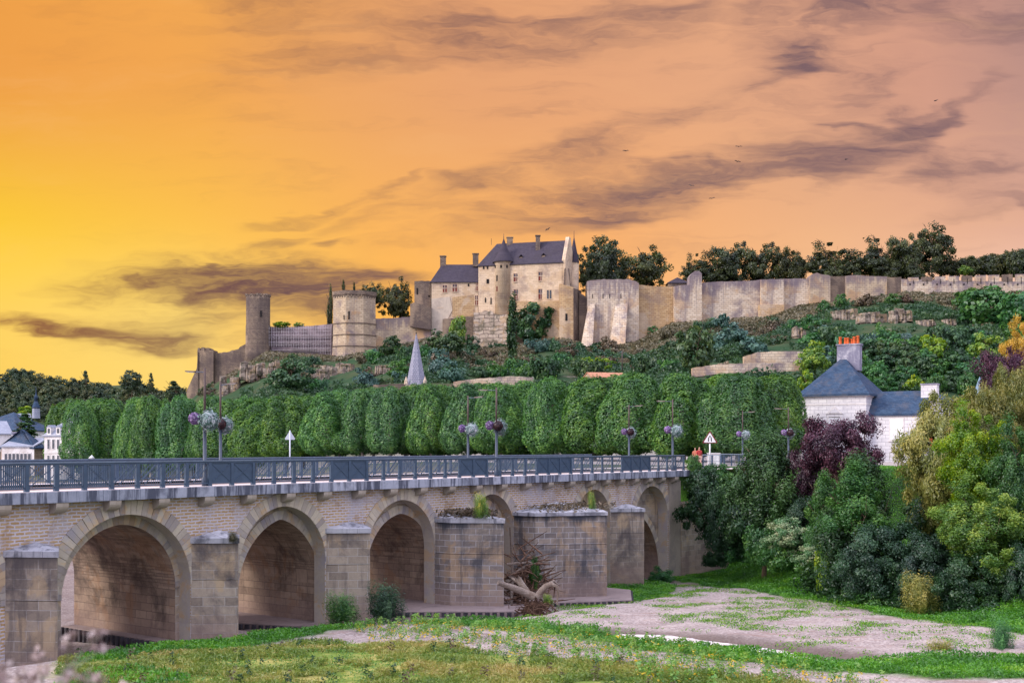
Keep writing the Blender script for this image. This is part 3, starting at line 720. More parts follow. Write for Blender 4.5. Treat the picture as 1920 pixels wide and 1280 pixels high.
# utility cabinet and quay railing beyond the bridge
x, y = XY(1338, 104)
cb = empty('utility_cabinet', (x, y, 5.95), R(-10), 'pale grey utility cabinet on the quay behind the white sign pole', 'cabinet')
mb = MB(); mb.box(-.55, .55, -.2, .2, 0, 1.15); mb.build('cabinet_body', M['white_edge'], cb, bevel=.02)
mb = MB(); mb.box(-.6, .6, -.25, .25, 1.151, 1.2); mb.build('lid', M['white_paint'], cb)
mb = MB(); mb.box(-.5, -.02, -.215, -.201, .1, 1.05); mb.build('door', M['white_paint'], cb)
mb = MB(); mb.box(.02, .5, -.215, -.201, .1, 1.05); mb.build('door', M['white_paint'], cb)
def quay_rail(a, b, z, n, label):
    dx, dy = b[0]-a[0], b[1]-a[1]; L = math.hypot(dx, dy)
    rt = empty('quay_railing', (a[0], a[1], z), math.atan2(dy, dx), label, 'railing', 'railings on the quay past the bridge')
    mb = MB(); mb.box(0, L, -.04, .04, 1.05, 1.12); mb.build('handrail', M['blue_light'], rt)
    mb = MB(); mb.box(0, L, -.02, .02, .12, .16); mb.box(0, L, -.02, .02, .55, .58)
    for i in range(int(L/.16)): mb.box(i*.16, i*.16+.02, -.01, .01, .16, 1.05)
    mb.build('bars', M['blue_steel'], rt)
    for i in range(n+1): mb = MB(); x = L*i/n; mb.box(x-.05, x+.05, -.05, .05, 0, 1.05); mb.build('post', M['blue_steel'], rt)
quay_rail(XY(1318, 96), XY(1352, 94), 5.95, 2, 'short steel railing on the quay in front of the pale utility cabinet')
quay_rail(XY(1345, 108), XY(1400, 100), 5.95, 4, 'steel railing on the quay running right from the pale utility cabinet')

# two walkers at the far end of the bridge
def person(loc, rz, h, shirt, trousers, skin, hair, label, stride=.16, arm=.1):
    root = empty('person', loc, rz, label, 'person', 'people at the end of the bridge'); k = h/1.72
    def skinobj(name, V, E, Rd, m, parent, sub=2, rootv=0):
        me = bpy.data.meshes.new(name); me.from_pydata([(a*k, b*k, c*k) for a, b, c in V], E, []); me.update()
        o = bpy.data.objects.new(name, me); col.objects.link(o); o.parent = parent
        s = o.modifiers.new('skin', 'SKIN')
        for i, r_ in enumerate(Rd): me.skin_vertices[0].data[i].radius = (r_[0]*k, r_[1]*k) if isinstance(r_, tuple) else (r_*k, r_*k)
        me.skin_vertices[0].data[rootv].use_root = True
        o.modifiers.new('sub', 'SUBSURF').levels = sub; o.modifiers['sub'].render_levels = sub
        me.materials.append(m); return o
    s = stride
    V = [(0,0,.95),(0,0,1.12),(0,0,1.36),(0,0,1.45),(0,-.01,1.52),(0,-.02,1.60),(0,-.015,1.69),
         (.09,0,.88),(.10,-s*.6,.48),(.10,-s,.07),(.11,-s-.14,.03),
         (-.09,0,.88),(-.10,s*.4,.48),(-.10,s,.09),(-.11,s-.12,.03),
         (.17,0,1.36),(.23,arm*.3,1.10),(.25,-arm*.6,.88),(.25,-arm*.9,.80),
         (-.17,0,1.36),(-.23,-arm*.3,1.10),(-.25,arm*.3,.88),(-.25,arm*.1,.80), (.012,-.105,1.585)]
    E = [(0,1),(1,2),(2,3),(3,4),(4,5),(5,6),(0,7),(7,8),(8,9),(9,10),(0,11),(11,12),(12,13),(13,14),(2,15),(15,16),(16,17),(17,18),(2,19),(19,20),(20,21),(21,22),(5,23)]
    Rd = [(.14,.10),(.125,.09),(.15,.10),.055,.05,(.078,.092),(.06,.07),.085,.055,.04,.035,.085,.055,.04,.035,.055,.042,.032,.03,.055,.042,.032,.03,.02]
    b = skinobj('body', V, E, Rd, skin, root)
    skinobj('shirt', V[:4]+[V[15],V[16],V[19],V[20]], [(0,1),(1,2),(2,3),(2,4),(4,5),(2,6),(6,7)], [(.155,.12),(.145,.11),(.165,.12),.07,.075,.06,.075,.06], shirt, root)
    skinobj('trousers', [V[0],V[7],V[8],V[9],V[11],V[12],V[13]], [(0,1),(1,2),(2,3),(0,4),(4,5),(5,6)], [(.16,.125),.10,.075,.06,.10,.075,.06], trousers, root)
    skinobj('hair', [(0,.02,1.60),(0,.015,1.66),(0,-.0,1.71)], [(0,1),(1,2)], [(.078,.08),(.084,.09),(.06,.07)], hair, root)
    mb = MB()
    for ex in (-.03, .03): mb.lathe([(.001,1.615*k-.008),(.01,1.615*k),(.001,1.615*k+.008)], 6, c=(ex*k, -.108*k))
    mb.build('eyes', M['black_paint'], root)
skin = plain('skin', (.55,.32,.23), .6, .05); hairm = plain('dark hair', (.05,.03,.02), .7, .1)
x, y = XY(1311, 96); person((x, y, 5.95), R(10), 1.74, plain('red cloth', (.42,.05,.05), .9, .15), plain('pale cloth', (.5,.32,.28), .9, .15), skin, hairm, 'person in a red top walking off the far end of the bridge')
x, y = XY(1303.5, 97.5); person((x, y, 5.95), R(-25), 1.68, plain('orange cloth', (.42,.15,.10), .9, .15), plain('dark cloth', (.08,.08,.1), .9, .15), skin, hairm, 'person in an orange top standing just left of the one in red')
# ================================================================== CASTLE
def YW(px):   # distance of the castle front at that bearing
    return float(np.interp(px, [340,440,620,800,900,1060,1190,1500,1920], [404,398,392,392,392,384,384,388,388]))
PALE = ((.44,.36,.27), (.55,.46,.36)); GREY = ((.22,.175,.15), (.32,.26,.21))
M['castle_pale'] = stone('pale castle stone', (.40,.31,.22), (.60,.49,.36), (.27,.21,.17), 1.5, .62, .06, dirt=(.18,.145,.17), damt=.8, dscale=.16, streak=.35, patch=(.46,.28,.14), pamt=.65, pscale=.10, bump=.6, wob=.15, stk_scale=.5, rim=.75)
M['castle_white'] = stone('white patched castle stone', (.54,.42,.31), (.76,.66,.54), (.36,.29,.24), 1.5, .64, .06, dirt=(.17,.14,.18), damt=.8, dscale=.15, streak=.5, patch=(.52,.34,.20), pamt=.6, pscale=.12, bump=.6, wob=.15, stk_scale=.45, rim=.75)
M['castle_ochre'] = stone('ochre castle stone', (.40,.26,.14), (.58,.42,.25), (.27,.18,.11), 1.4, .6, .05, dirt=(.22,.16,.15), damt=.6, dscale=.12, streak=.3, patch=(.55,.46,.38), pamt=.5, pscale=.14, bump=.6, wob=.15, stk_scale=.5)
M['castle_grey'] = stone('dark ruined stone', (.15,.11,.095), (.27,.21,.165), (.11,.09,.08), .9, .42, .05, dirt=(.09,.07,.075), damt=.75, dscale=.13, streak=.45, patch=(.40,.30,.22), pamt=.5, pscale=.16, bump=.8, wob=.2, stk_scale=.5)
M['castle_plaster'] = stone('royal lodging stone', (.54,.41,.29), (.70,.56,.42), (.40,.31,.23), 1.3, .55, .03, dirt=(.28,.21,.19), damt=.7, dscale=.22, streak=.22, patch=(.52,.36,.22), pamt=.5, pscale=.15, bump=.3, stk_scale=.5)
M['render_white'] = stone('pale plaster', (.70,.69,.73), (.76,.75,.78), (.5,.48,.46), 9, 9, .0, dirt=(.36,.31,.29), damt=.5, dscale=.3, bump=.1)
M['slate'] = stone('castle slate roof', (.045,.038,.06), (.075,.065,.09), (.05,.045,.06), .6, .35, .02, dirt=(.05,.042,.05), damt=.5, dscale=.25, bump=.3)
M['slate_blue'] = stone('blue slate roof', (.028,.055,.11), (.058,.10,.175), (.018,.03,.06), .34, .16, .012, dirt=(.10,.10,.12), damt=.5, dscale=.9, patch=(.022,.04,.08), pamt=.5, pscale=.8, bump=.5)
M['slate_light'] = stone('light slate roof', (.26,.29,.38), (.36,.39,.48), (.2,.22,.3), .5, .25, .02, dirt=(.2,.2,.27), damt=.4, dscale=.5, bump=.3)
M['shutter_red'] = plain('dark red joinery', (.17,.035,.025), .6, .2, 3)
M['dark'] = plain('dark opening', (.012,.010,.012), .8, .1, 3)
M['glass'] = plain('window glass', (.05,.06,.08), .15, .1, 3, spec=.8)
M['rock'] = stone('limestone rock', (.30,.24,.20), (.50,.42,.36), (.12,.09,.08), 3.4, 1.3, .12, dirt=(.09,.085,.06), damt=.85, dscale=.35, patch=(.45,.30,.16), pamt=.5, pscale=.3, bump=1.0, wob=1.6)
def cliff():
    m, nt = mat('weathered cliff'); ob = nt.new('ShaderNodeTexCoord').outputs['Object']
    a = nt.noise(nt.mapping(ob, scale=(.35,.35,1.1)), .9, 7, .68, .8); b = nt.noise(nt.mapping(ob, scale=(1,1,.5)), .5, 6, .7)
    c = nt.mix(nt.rng(a, .36, .6), (.10,.08,.07), (.38,.32,.28)); c = nt.mix(nt.rng(b, .52, .62, 0, .7), c, (.36,.24,.14)); c = nt.mix(nt.rng(nt.noise(ob, .8, 6, .7), .50, .62, 0, .85), c, (.05,.065,.035))
    finish(nt, c, .95, a, 1.0, .6, spec=.1); return m
M['cliff'] = cliff()
M['scaffold'] = plain('scaffold tube', (.50,.47,.52), .5, .1, 2, metal=.2)
M['netting'] = plain('grey scaffold netting', (.26,.21,.24), .9, .35, .35)
M['terracotta'] = plain('terracotta chimney pot', (.62,.13,.04), .8, .2, 6)
rc = random.Random(11)
def jag(top, amp, step=5):
    out = []
    for (xa, ya), (xb, yb) in zip(top[:-1], top[1:]):
        n = max(1, int(abs(xb-xa)/step)); out.append((xa, ya))
        for i in range(1, n): out.append((xa+(xb-xa)*i/n, ya+(yb-ya)*i/n+rc.uniform(-amp, amp)))
    return out+[top[-1]]
def wallpx(mb, top, bot, depth=2.5, dY=0., batter=0.):
    """a wall whose front is seen between the top line and the bottom line (px)"""
    xs = sorted(set([x for x, y in top]+[x for x, y in bot]))
    tx, ty = zip(*top); bx, by = zip(*bot)
    F0 = []; 
    for x in xs:
        Y = YW(x)+dY; a = P(x, np.interp(x, tx, ty), Y); b = P(x, np.interp(x, bx, by), Y); b.y -= batter
        F0.append((a, b))
    for (a, b), (c, d) in zip(F0[:-1], F0[1:]):
        k = Vector((0, depth, 0))
        mb.prism([b, d, Vector((d.x, a.y+depth, d.z)), Vector((b.x, a.y+depth, b.z))], [a, c, c+k, a+k]); mb.t[-8:] = [0]*4+[1]*4
def castle_wall(label, top, bot, m, depth=2.5, dY=0., amp=1., name='castle_wall', cat='castle wall', group='walls of the hilltop castle', batter=0., step=5, down=18):
    o = P(top[0][0], bot[0][1]+down, YW(top[0][0])+dY); root = empty(name, o, 0, label, cat, group)
    mb = MB(); wallpx(mb, jag(top, amp, step), [(x, y+down) for x, y in bot], depth, dY, batter); mb.build('wall', m, root, o)
    return root, o
def slit(root, o, px0, px1, py0, py1, dY=0., m=None, name='arrow_slit', z=.02):
    mb = MB(); Y = YW((px0+px1)/2)+dY-z; a = P(px0, py1, Y); b = P(px1, py0, Y)
    mb.box(a.x, b.x, Y-.05, Y+.2, a.z, b.z); return mb.build(name, m or M['dark'], root, o)
def window(root, o, px0, px1, py0, py1, dY=0., cross=True, col_=None, arch_=False):
    Y = YW((px0+px1)/2)+dY; a = P(px0, py1, Y); b = P(px1, py0, Y)
    mb = MB(); e = .22
    mb.box(a.x-e, b.x+e, Y-.10, Y+.1, b.z+.001, b.z+e); mb.box(a.x-e, b.x+e, Y-.16, Y+.1, a.z-e, a.z-.001)
    mb.box(a.x-e, a.x, Y-.09, Y+.1, a.z, b.z); mb.box(b.x, b.x+e, Y-.09, Y+.1, a.z, b.z)
    f = mb.build('window', M['castle_plaster'], root, o)
    mb = MB(); mb.box(a.x+.001, b.x-.001, Y-.03, Y+.05, a.z+.001, b.z-.001); p = mb.build('shutter' if not col_ else 'pane', col_ or M['shutter_red'], root, o); p.parent = f
    if cross:
        mb = MB(); cx = (a.x+b.x)/2; cz = a.z+(b.z-a.z)*.56
        mb.box(cx-.09, cx+.09, Y-.12, Y-.031, a.z, b.z); mb.box(a.x, cx-.091, Y-.115, Y-.031, cz-.09, cz+.09); mb.box(cx+.091, b.x, Y-.115, Y-.031, cz-.09, cz+.09)
        p = mb.build('cross_bar', M['castle_white'], root, o); p.parent = f
        mb = MB(); mb.box(a.x+.15, cx-.2, Y-.06, Y-.031, cz+.25, b.z-.2); mb.box(cx+.2, b.x-.15, Y-.06, Y-.031, cz+.25, b.z-.2); p = mb.build('glass_pane', M['glass'], root, o); p.parent = f
def tower(label, cx, w, ytop, ybot, m, n=24, prof=None, dY=0., name='castle_tower', a0=0., smooth=True, jit=0.):
    """round or polygonal tower seen w px wide; prof = [(relative radius, py)]"""
    Y = YW(cx)+dY; r = w/2*Y/F; c = P(cx, ybot, Y); o = Vector((c.x, c.y, c.z)); root = empty(name, o, 0, label, 'tower', 'towers of the hilltop castle')
    prof = prof or [(1, ybot), (1, ytop)]
    mb = MB(); mb.lathe([(r*k, P(cx, y, Y).z) for k, y in prof], n, (c.x, c.y), smooth, a0, jit, rc); mb.build('wall', m, root, o)
    return root, o, r, c
def roofpoly(mb, pts, th=.22):
    pts = [Vector(p) for p in pts]; mb.prism([p-Vector((0,0,th)) for p in pts], pts)
def house(name, label, cat, fp, z0, ze, zr, wm, rm, hipL=0., hipR=0., oh=.4, group=None, ridge=.5):
    """fp: front-left, front-right, back-right, back-left (x, y); ridge runs left to right; hips inset the ridge ends"""
    A, B, C_, D = [Vector((p[0], p[1], 0)) for p in fp]; o = Vector((A.x, A.y, z0)); root = empty(name, o, 0, label, cat, group)
    L0 = A.lerp(D, ridge); R0 = B.lerp(C_, ridge); d = (R0-L0).normalized(); L1 = L0+d*hipL; R1 = R0-d*hipR
    mb = MB(); z = lambda p, h: Vector((p.x, p.y, h))
    mb.prism([z(p, z0) for p in (A, B, C_, D)], [z(p, ze) for p in (A, B, C_, D)])
    if hipL == 0: mb.prism([z(A, ze), z(A+d*.35, ze), z(L0+d*.35, zr-.1), z(L0, zr-.1)], [z(D, ze), z(D+d*.35, ze), z(L0+d*.35, zr-.1), z(L0, zr-.1)])
    if hipR == 0: mb.prism([z(B-d*.35, ze), z(B, ze), z(R0, zr-.1), z(R0-d*.35, zr-.1)], [z(C_-d*.35, ze), z(C_, ze), z(R0, zr-.1), z(R0-d*.35, zr-.1)])
    mb.build('wall', wm, root, o)
    # roof planes with overhang
    ac = (D-A).normalized(); mb = MB(); drop = (zr-ze)/max((L0-A).length, .1)*oh
    e1 = oh if True else 0; zo = ze-drop*.9+.12
    a = z(A-ac*oh-d*(oh if hipL else .15), zo); b = z(B-ac*oh+d*(oh if hipR else .15), zo); c = z(C_+ac*oh+d*(oh if hipR else .15), zo); dd = z(D+ac*oh-d*(oh if hipL else .15), zo)
    l = z(L1-(d*.15 if not hipL else d*0), zr+.12); r = z(R1+(d*.15 if not hipR else d*0), zr+.12)
    roofpoly(mb, [a, b, r, l]); roofpoly(mb, [c, dd, l, r])
    if hipL: roofpoly(mb, [dd, a, l])
    if hipR: roofpoly(mb, [b, c, r])
    rf = mb.build('roof', rm, root, o)
    return root, o, rf
def part_box(root, o, name, m, x0, x1, y0, y1, z0, z1, cap=None, parent=None):
    mb = MB(); mb.box(x0, x1, y0, y1, z0, z1)
    if cap: mb.box(x0-cap, x1+cap, y0-cap, y1+cap, z1+.001, z1+cap*1.6)
    p = mb.build(name, m, root, o)
    if parent: p.parent = parent
    return p
def chimney_px(root, o, px0, px1, ptop, pbot, Y, m, parent=None, d=1.6):
    a = P(px0, pbot, Y); b = P(px1, ptop, Y); return part_box(root, o, 'chimney', m, a.x, b.x, Y-d/2, Y+d/2, a.z, b.z, .18, parent)

# -- royal lodgings
def fpx(pa, Ya, pb, Yb, depth):
    A = Vector(XY(pa, Ya)+(0,)); B = Vector(XY(pb, Yb)+(0,)); n = Vector((-(B-A).y, (B-A).x, 0)).normalized()*depth
    return [(A.x, A.y), (B.x, B.y), (B.x+n.x, B.y+n.y), (A.x+n.x, A.y+n.y)]
fp = fpx(897, 392, 1055, 384, 13)
z0 = P(950, 655, 388).z; ze = P(900, 497, 392).z
lodge, lo, lroof = house('royal_lodging', 'long pale stone lodging with steep dark slate roof and two chimneys atop the castle hill', 'castle building', fp, z0, ze, P(1000, 456, 395).z, M['castle_plaster'], M['slate'], 4.5, 0, .35, 'buildings of the hilltop castle')
for a in [(963,972,513,528),(1009.5,1019,510,526),(963.5,972.5,543,561),(1009.5,1018.5,542,561)]: window(lodge, lo, *a, dY=-.33)
for a in [(1025.5,1029.2,544,560),(1030.4,1034,544,560)]: window(lodge, lo, *a, dY=-.33, cross=False, col_=M['glass'])
for a in [(905.5,908,498,504),(912.5,915,498,504),(912,917,523,531)]: slit(lodge, lo, *a, dY=-.33, name='small_window')
for a in [(909,911,558,567),(919.5,921.5,558,570)]: slit(lodge, lo, *a, dY=-.33)
chimney_px(lodge, lo, 950.5, 961.5, 446.5, 475, 396, M['castle_grey'], lroof); chimney_px(lodge, lo, 1004.5, 1012.5, 443, 470, 391, M['castle_grey'], lroof)
for cx, cy in ((977, 484), (1019, 481.5)):      # dormers
    Y = YW(cx)+2.2; c = P(cx, cy, Y); mb = MB()
    mb.prism([(c.x-.55,Y-.9,c.z-.9),(c.x+.55,Y-.9,c.z-.9),(c.x+.55,Y+2,c.z-.9),(c.x-.55,Y+2,c.z-.9)], [(c.x-.55,Y-.9,c.z+.3),(c.x+.55,Y-.9,c.z+.3),(c.x+.55,Y+2,c.z+.3),(c.x-.55,Y+2,c.z+.3)])
    dm = mb.build('dormer', M['castle_grey'], lodge, lo); mb = MB(); roofpoly(mb, [(c.x-.75,Y-1.1,c.z+.3),(c.x,Y-1.1,c.z+1.15),(c.x,Y+2.4,c.z+1.15),(c.x-.75,Y+2.4,c.z+.3)], .1); roofpoly(mb, [(c.x,Y-1.1,c.z+1.15),(c.x+.75,Y-1.1,c.z+.3),(c.x+.75,Y+2.4,c.z+.3),(c.x,Y+2.4,c.z+1.15)], .1)
    q = mb.build('dormer_roof', M['slate'], lodge, lo); q.parent = dm
# gable wall rising above the roof at the right end, with coping
B_, C_ = Vector(fp[1]+(0,)), Vector(fp[2]+(0,)); dvec = (B_-Vector(fp[0]+(0,))).normalized()
zr = P(1000, 456, 395).z
mb = MB(); pts = [(B_, z0), (B_, ze+.6), (B_.lerp(C_, .42), zr+1.1), (B_.lerp(C_, .58), zr+1.1), (C_, ze+.6), (C_, z0)]
lo_ = [Vector((p.x, p.y, z)) for p, z in pts]; mb.prism([q+dvec*.9 for q in lo_], [q-dvec*.25 for q in lo_]); mb.build('gable_wall', M['castle_plaster'], lodge, lo)
mb = MB(); g = B_.lerp(C_, .86); mb.lathe([(1.9, ze+1.2), (1.75, ze+1.25), (.9, ze+5.5), (.12, ze+9.6), (.05, ze+12)], 8, (g.x+1.2, g.y), False); mb.build('corner_spirelet', M['slate'], lodge, lo)
mb = MB(); mb.lathe([(1.6, z0), (1.6, ze+1.2)], 12, (g.x+1.2, g.y)); mb.build('corner_turret', M['castle_plaster'], lodge, lo)
mb = MB(); mb.tube([(fp[0][0]+4.2, fp[0][1]+6.5, zr), (fp[0][0]+4.2, fp[0][1]+6.5, zr+2.2)], .07, 5); mb.build('finial', M['slate'], lodge, lo)
# broken fireplace arch and hanging ruin by the gable
mb = MB(); c = P(1064, 518, 383.2); mb.prism([(c.x-1.4,383,c.z-4),(c.x-.8,383,c.z-4),(c.x-.8,384,c.z-4),(c.x-1.4,384,c.z-4)],[(c.x-1.0,383,c.z+2.4),(c.x-.5,383,c.z+2.8),(c.x-.5,384,c.z+2.8),(c.x-1.0,384,c.z+2.4)]); mb.prism([(c.x+.9,383,c.z-4),(c.x+1.5,383,c.z-4),(c.x+1.5,384,c.z-4),(c.x+.9,384,c.z-4)],[(c.x+.2,383,c.z+2.6),(c.x+.6,383,c.z+2.4),(c.x+.6,384,c.z+2.4),(c.x+.2,384,c.z+2.6)]); mb.build('broken_fireplace', M['castle_grey'], lodge, lo)
# round stair turret with conical roof
tr, to, r, c = tower('round stair turret with tall conical slate roof at the middle of the royal lodging', 944.5, 34, 492, 600, M['castle_plaster'], 28, [(1,625),(1,494),(1.06,493),(1.06,490)], dY=1.2, name='stair_turret')
Yt = YW(944)+1.2; mb = MB(); mb.lathe([(r*1.24, P(944, 492.5, Yt).z), (r*1.22, P(944,491,Yt).z), (r*.92, P(944,484,Yt).z), (r*.6, P(944,474,Yt).z), (r*.28, P(944,460,Yt).z), (.12, P(944,448,Yt).z), (.05, P(944,438,Yt).z)], 28, (c.x, c.y)); mb.build('cone_roof', M['slate'], tr, to)
for x in (929.5, 939.5, 950.5, 959): 
    mb = MB(); q = P(x, 499.5, Yt-math.sqrt(max(r*r-((x-944.5)/F*Yt)**2, 0))-.0); mb.box(q.x-.32, q.x+.32, q.y-.1, q.y+.5, q.z-.5, q.z+.5); mb.build('small_window', M['dark'], tr, to)
for (x, ya, yb, m_) in ((932.5, 516, 527, M['dark']), (932.5, 537, 546, M['shutter_red'])):
    mb = MB(); Yq = Yt-math.sqrt(r*r-((x-944.5)/F*Yt)**2); a = P(x, yb, Yq); b = P(x, ya, Yq); mb.box(a.x-.35, a.x+.35, Yq-.12, Yq+.5, a.z, b.z); mb.build('stair_window', m_, tr, to)
# left wing
fp2 = fpx(809, 392.6, 896.5, 392.6, 10); z0b = P(850, 640, 392).z
wing, wo, wroof = house('castle_wing', 'lower pale stone wing with slate roof and two chimneys left of the royal lodging', 'castle building', fp2, z0b, P(850, 527, 393).z, P(850, 497, 398).z, M['castle_plaster'], M['slate'], 3.2, 0, .4, 'buildings of the hilltop castle')
for a in [(830,838,534.5,548),(848.5,857,532.5,546.5),(892,896.5,528,545),(891,896.5,554,572),(821.5,831,561.5,576)]: window(wing, wo, *a, dY=.57)
slit(wing, wo, 877, 880, 531.5, 537, dY=.6, name='small_window')
chimney_px(wing, wo, 825.5, 836, 481.5, 515, 398, M['castle_grey'], wroof); chimney_px(wing, wo, 886.5, 897, 477, 500, 397, M['castle_grey'], wroof)
mb = MB(); wallpx(mb, [(809,560),(843,556),(848,580)], [(809,632),(828,626),(843,590),(848,582)], .3, .44); mb.build('pale_render', stone('cream render', (.54,.46,.39), (.64,.56,.48), (.5,.42,.36), 9, 9, .0, dirt=(.34,.28,.25), damt=.7, dscale=.3, streak=.3, bump=.1), wing, wo)
mb = MB(); wallpx(mb, [(848,557),(890,552)], [(848,594),(890,592)], .3, .5); mb.build('ochre_masonry', M['castle_ochre'], wing, wo)
# ruined block at the far left of the lodgings
rt, ro = castle_wall('roofless ruined stone block at the left end of the royal lodging', [(777,527),(791,526),(808,527)], [(777,590),(808,600)], M['castle_grey'], 7, 2, .6, 'ruined_block', 'castle building', 'buildings of the hilltop castle')
slit(rt, ro, 781, 784, 540, 552, 2, name='window_opening'); slit(rt, ro, 793, 805, 537, 560, 2, name='window_opening', m=M['castle_grey']); slit(rt, ro, 803, 806, 553, 557, 2, name='window_opening')
castle_wall('broken stone stump standing below the roofless ruined block', [(769,570),(776,567),(784,569),(793,571),(808,576)], [(769,594),(808,600)], M['castle_grey'], 3, -1, 1.2, 'ruined_stump', 'ruin', 'ruins of the hilltop castle')
# bastion and base walls below the lodging
bt, bo = castle_wall('ochre square bastion below the right end of the royal lodging', [(1049,532),(1058,534),(1075,538)], [(1049,628),(1075,632)], M['castle_ochre'], 7, -3.5, .8, 'castle_bastion', 'bastion')
mb = MB(); A = P(1075, 540, YW(1075)-3.5); A2 = P(1075, 642, YW(1075)-3.5); Bq = P(1090, 545, YW(1075)+5); Bq2 = P(1092, 650, YW(1075)+5)
mb.prism([A2, Bq2, Bq2+Vector((-2,1,0)), A2+Vector((-2,1,0))], [A, Bq, Bq+Vector((-2,1,0)), A+Vector((-2,1,0))]); mb.build('shaded_side_wall', M['castle_grey'], bt, bo)  # shade of the right face put in as darker stone than the front
slit(bt, bo, 1060, 1064, 588, 601, -3.5, name='window_opening')
castle_wall('ochre stone base wall below the royal lodging windows', [(960,566),(985,564),(1010,566),(1050,563)], [(960,625),(1050,636)], M['castle_ochre'], 3, -1.2, .3)
castle_wall('rough rubble buttress under the round stair turret', [(899,586),(912,582),(924,584),(926,590),(962,590)], [(888,655),(920,660),(945,650),(965,640)], M['rock'], 5, -3.2, 1.5, 'rubble_buttress', 'buttress', batter=2.5, step=4)
castle_wall('plain ruined wall joining the bastion to the right hand towers', [(1086,548),(1094,553),(1103,560)], [(1086,632),(1103,640)], M['castle_grey'], 3, 1.5, 1.5)
castle_wall('grey retaining wall below the lower wing', [(830,598),(845,596),(870,594),(898,594)], [(830,625),(898,640)], M['castle_grey'], 3, -.5, .8)
# wall from octagonal tower to the wing
castle_wall('pale curtain wall between the polygonal tower and the lower wing', [(703,597),(740,596),(775,593),(808,590)], [(703,655),(740,650),(775,644),(808,636)], M['castle_pale'], 2.5, .5, .7)
castle_wall('low sloping outwork wall in front of the pale curtain wall', [(760,640),(790,634),(808,630)], [(760,655),(808,648)], M['castle_white'], 2, -1.5, .6)
# polygonal tower
ct, co_, r, c = tower('big pale polygonal tower with machicolated crown right of the scaffolding', 664.5, 85, 549, 662, M['castle_pale'], 8, [(1.08,690),(1.03,655),(1.0,632),(1.0,610),(.99,559)], dY=2, a0=R(22.5)+R(8), smooth=False)
Yt = YW(664)+2
mb = MB(); zz = lambda y: P(664, y, Yt).z
mb.lathe([(r*1.0, zz(559.2)), (r*1.045, zz(556)), (r*1.045, zz(549.5))], 8, (c.x, c.y), False, R(30.5)); mb.build('crown', M['castle_grey'], ct, co_)
for y in (609, 630, 651):
    mb = MB(); mb.lathe([(r*1.03*(1.0 if y < 640 else 1.03), zz(y+1)), (r*1.03*(1.0 if y < 640 else 1.03), zz(y-.6))], 8, (c.x, c.y), False, R(30.5)); mb.build('string_course', M['castle_grey'], ct, co_)
cor = None
for k in range(40):
    a = 2*math.pi*k/40
    if math.sin(a) > .4: continue
    mb = MB(); rr = r*.985/math.cos(((a-R(30.5)) % (math.pi/4))-math.pi/8)*math.cos(math.pi/8); mb.box(c.x+rr*math.cos(a)-.16, c.x+rr*math.cos(a)+.16, c.y+rr*math.sin(a)-.35, c.y+rr*math.sin(a)+.3, zz(561.5), zz(556.5)); mb.build('machicolation_corbel', M['castle_grey'], ct, co_)
for (a, b, ya, yb) in ((653,655.5,583,598),(644,645.5,590,599)): slit(ct, co_, a, b, ya, yb, dY=2-r*.965)
# mill tower, dark, at the left
mt, mo, r, c = tower('tall dark ruined tower standing alone at the left of the castle', 484, 45, 556, 655, M['castle_grey'], 14, [(1.22,690),(1.10,660),(1.05,640),(1.03,612),(1.0,608),(1.0,560),(1.0,556)], dY=2, jit=.012)
Yt = YW(484)+2; mb = MB(); zz = lambda y: P(484, y, Yt).z
for k in range(22):
    a = 2*math.pi*k/22; h = rc.uniform(.1, .8); mb.box(c.x+r*.93*math.cos(a)-.45, c.x+r*.93*math.cos(a)+.45, c.y+r*.93*math.sin(a)-.4, c.y+r*.93*math.sin(a)+.4, zz(556.2), zz(555.5)+h)
mb.build('ruined_parapet', M['castle_grey'], mt, mo)
slit(mt, mo, 487.5, 491.5, 582, 594, dY=2-r*1.0, name='window_opening'); slit(mt, mo, 466, 468, 583, 592, dY=2-r*.55, name='window_opening')
mb = MB(); mb.tube([(c.x-2.3, c.y, zz(556)), (c.x-2.3, c.y, zz(548))], .05, 5); mb.build('lightning_rod', M['black_paint'], mt, mo)
# scaffolded wall
sw, so = castle_wall('grey castle wall wrapped in scaffolding between the dark tower and the polygonal tower', [(497,612),(540,613),(580,611),(623,607)], [(497,650),(540,652),(580,662),(623,666)], M['netting'], 2.5, 3, .3, 'scaffolded_wall')
sf = empty('scaffolding', P(500, 665, YW(500)+1.2), 0, 'white tube scaffolding standing against the grey wall left of the polygonal tower', 'scaffolding')
so2 = Vector(sf.location)
mbv, mbh, mbd = MB(), MB(), MB()
for row in (0, 1.3):
    for i in range(27):
        x = 500+i*4.6; Y = YW(x)+1.2+row; a = P(x, 611-(3 if i % 5 == 0 else 0), Y); b = P(x, 650+max(0, (x-540))*.2, Y); mbv.beam(b, a, .07)
    for j in range(8):
        y = 616+j*6.2
        a = P(500+(0 if j < 6 else 45), y, YW(500)+1.2+row); b = P(620, y-1.5, YW(620)+1.2+row); mbh.beam(a, b, .06)
for j in range(3, 8, 2): a = P(505, 616+j*6.2-3, YW(500)+1.9); b = P(619, 615+j*6.2-4, YW(620)+1.9); mbd.beam(a, b, 1.1, .06)
mbv.build('standards', M['scaffold'], sf, so2); mbh.build('ledgers', M['scaffold'], sf, so2); mbd.build('planks', M['scaffold'], sf, so2)
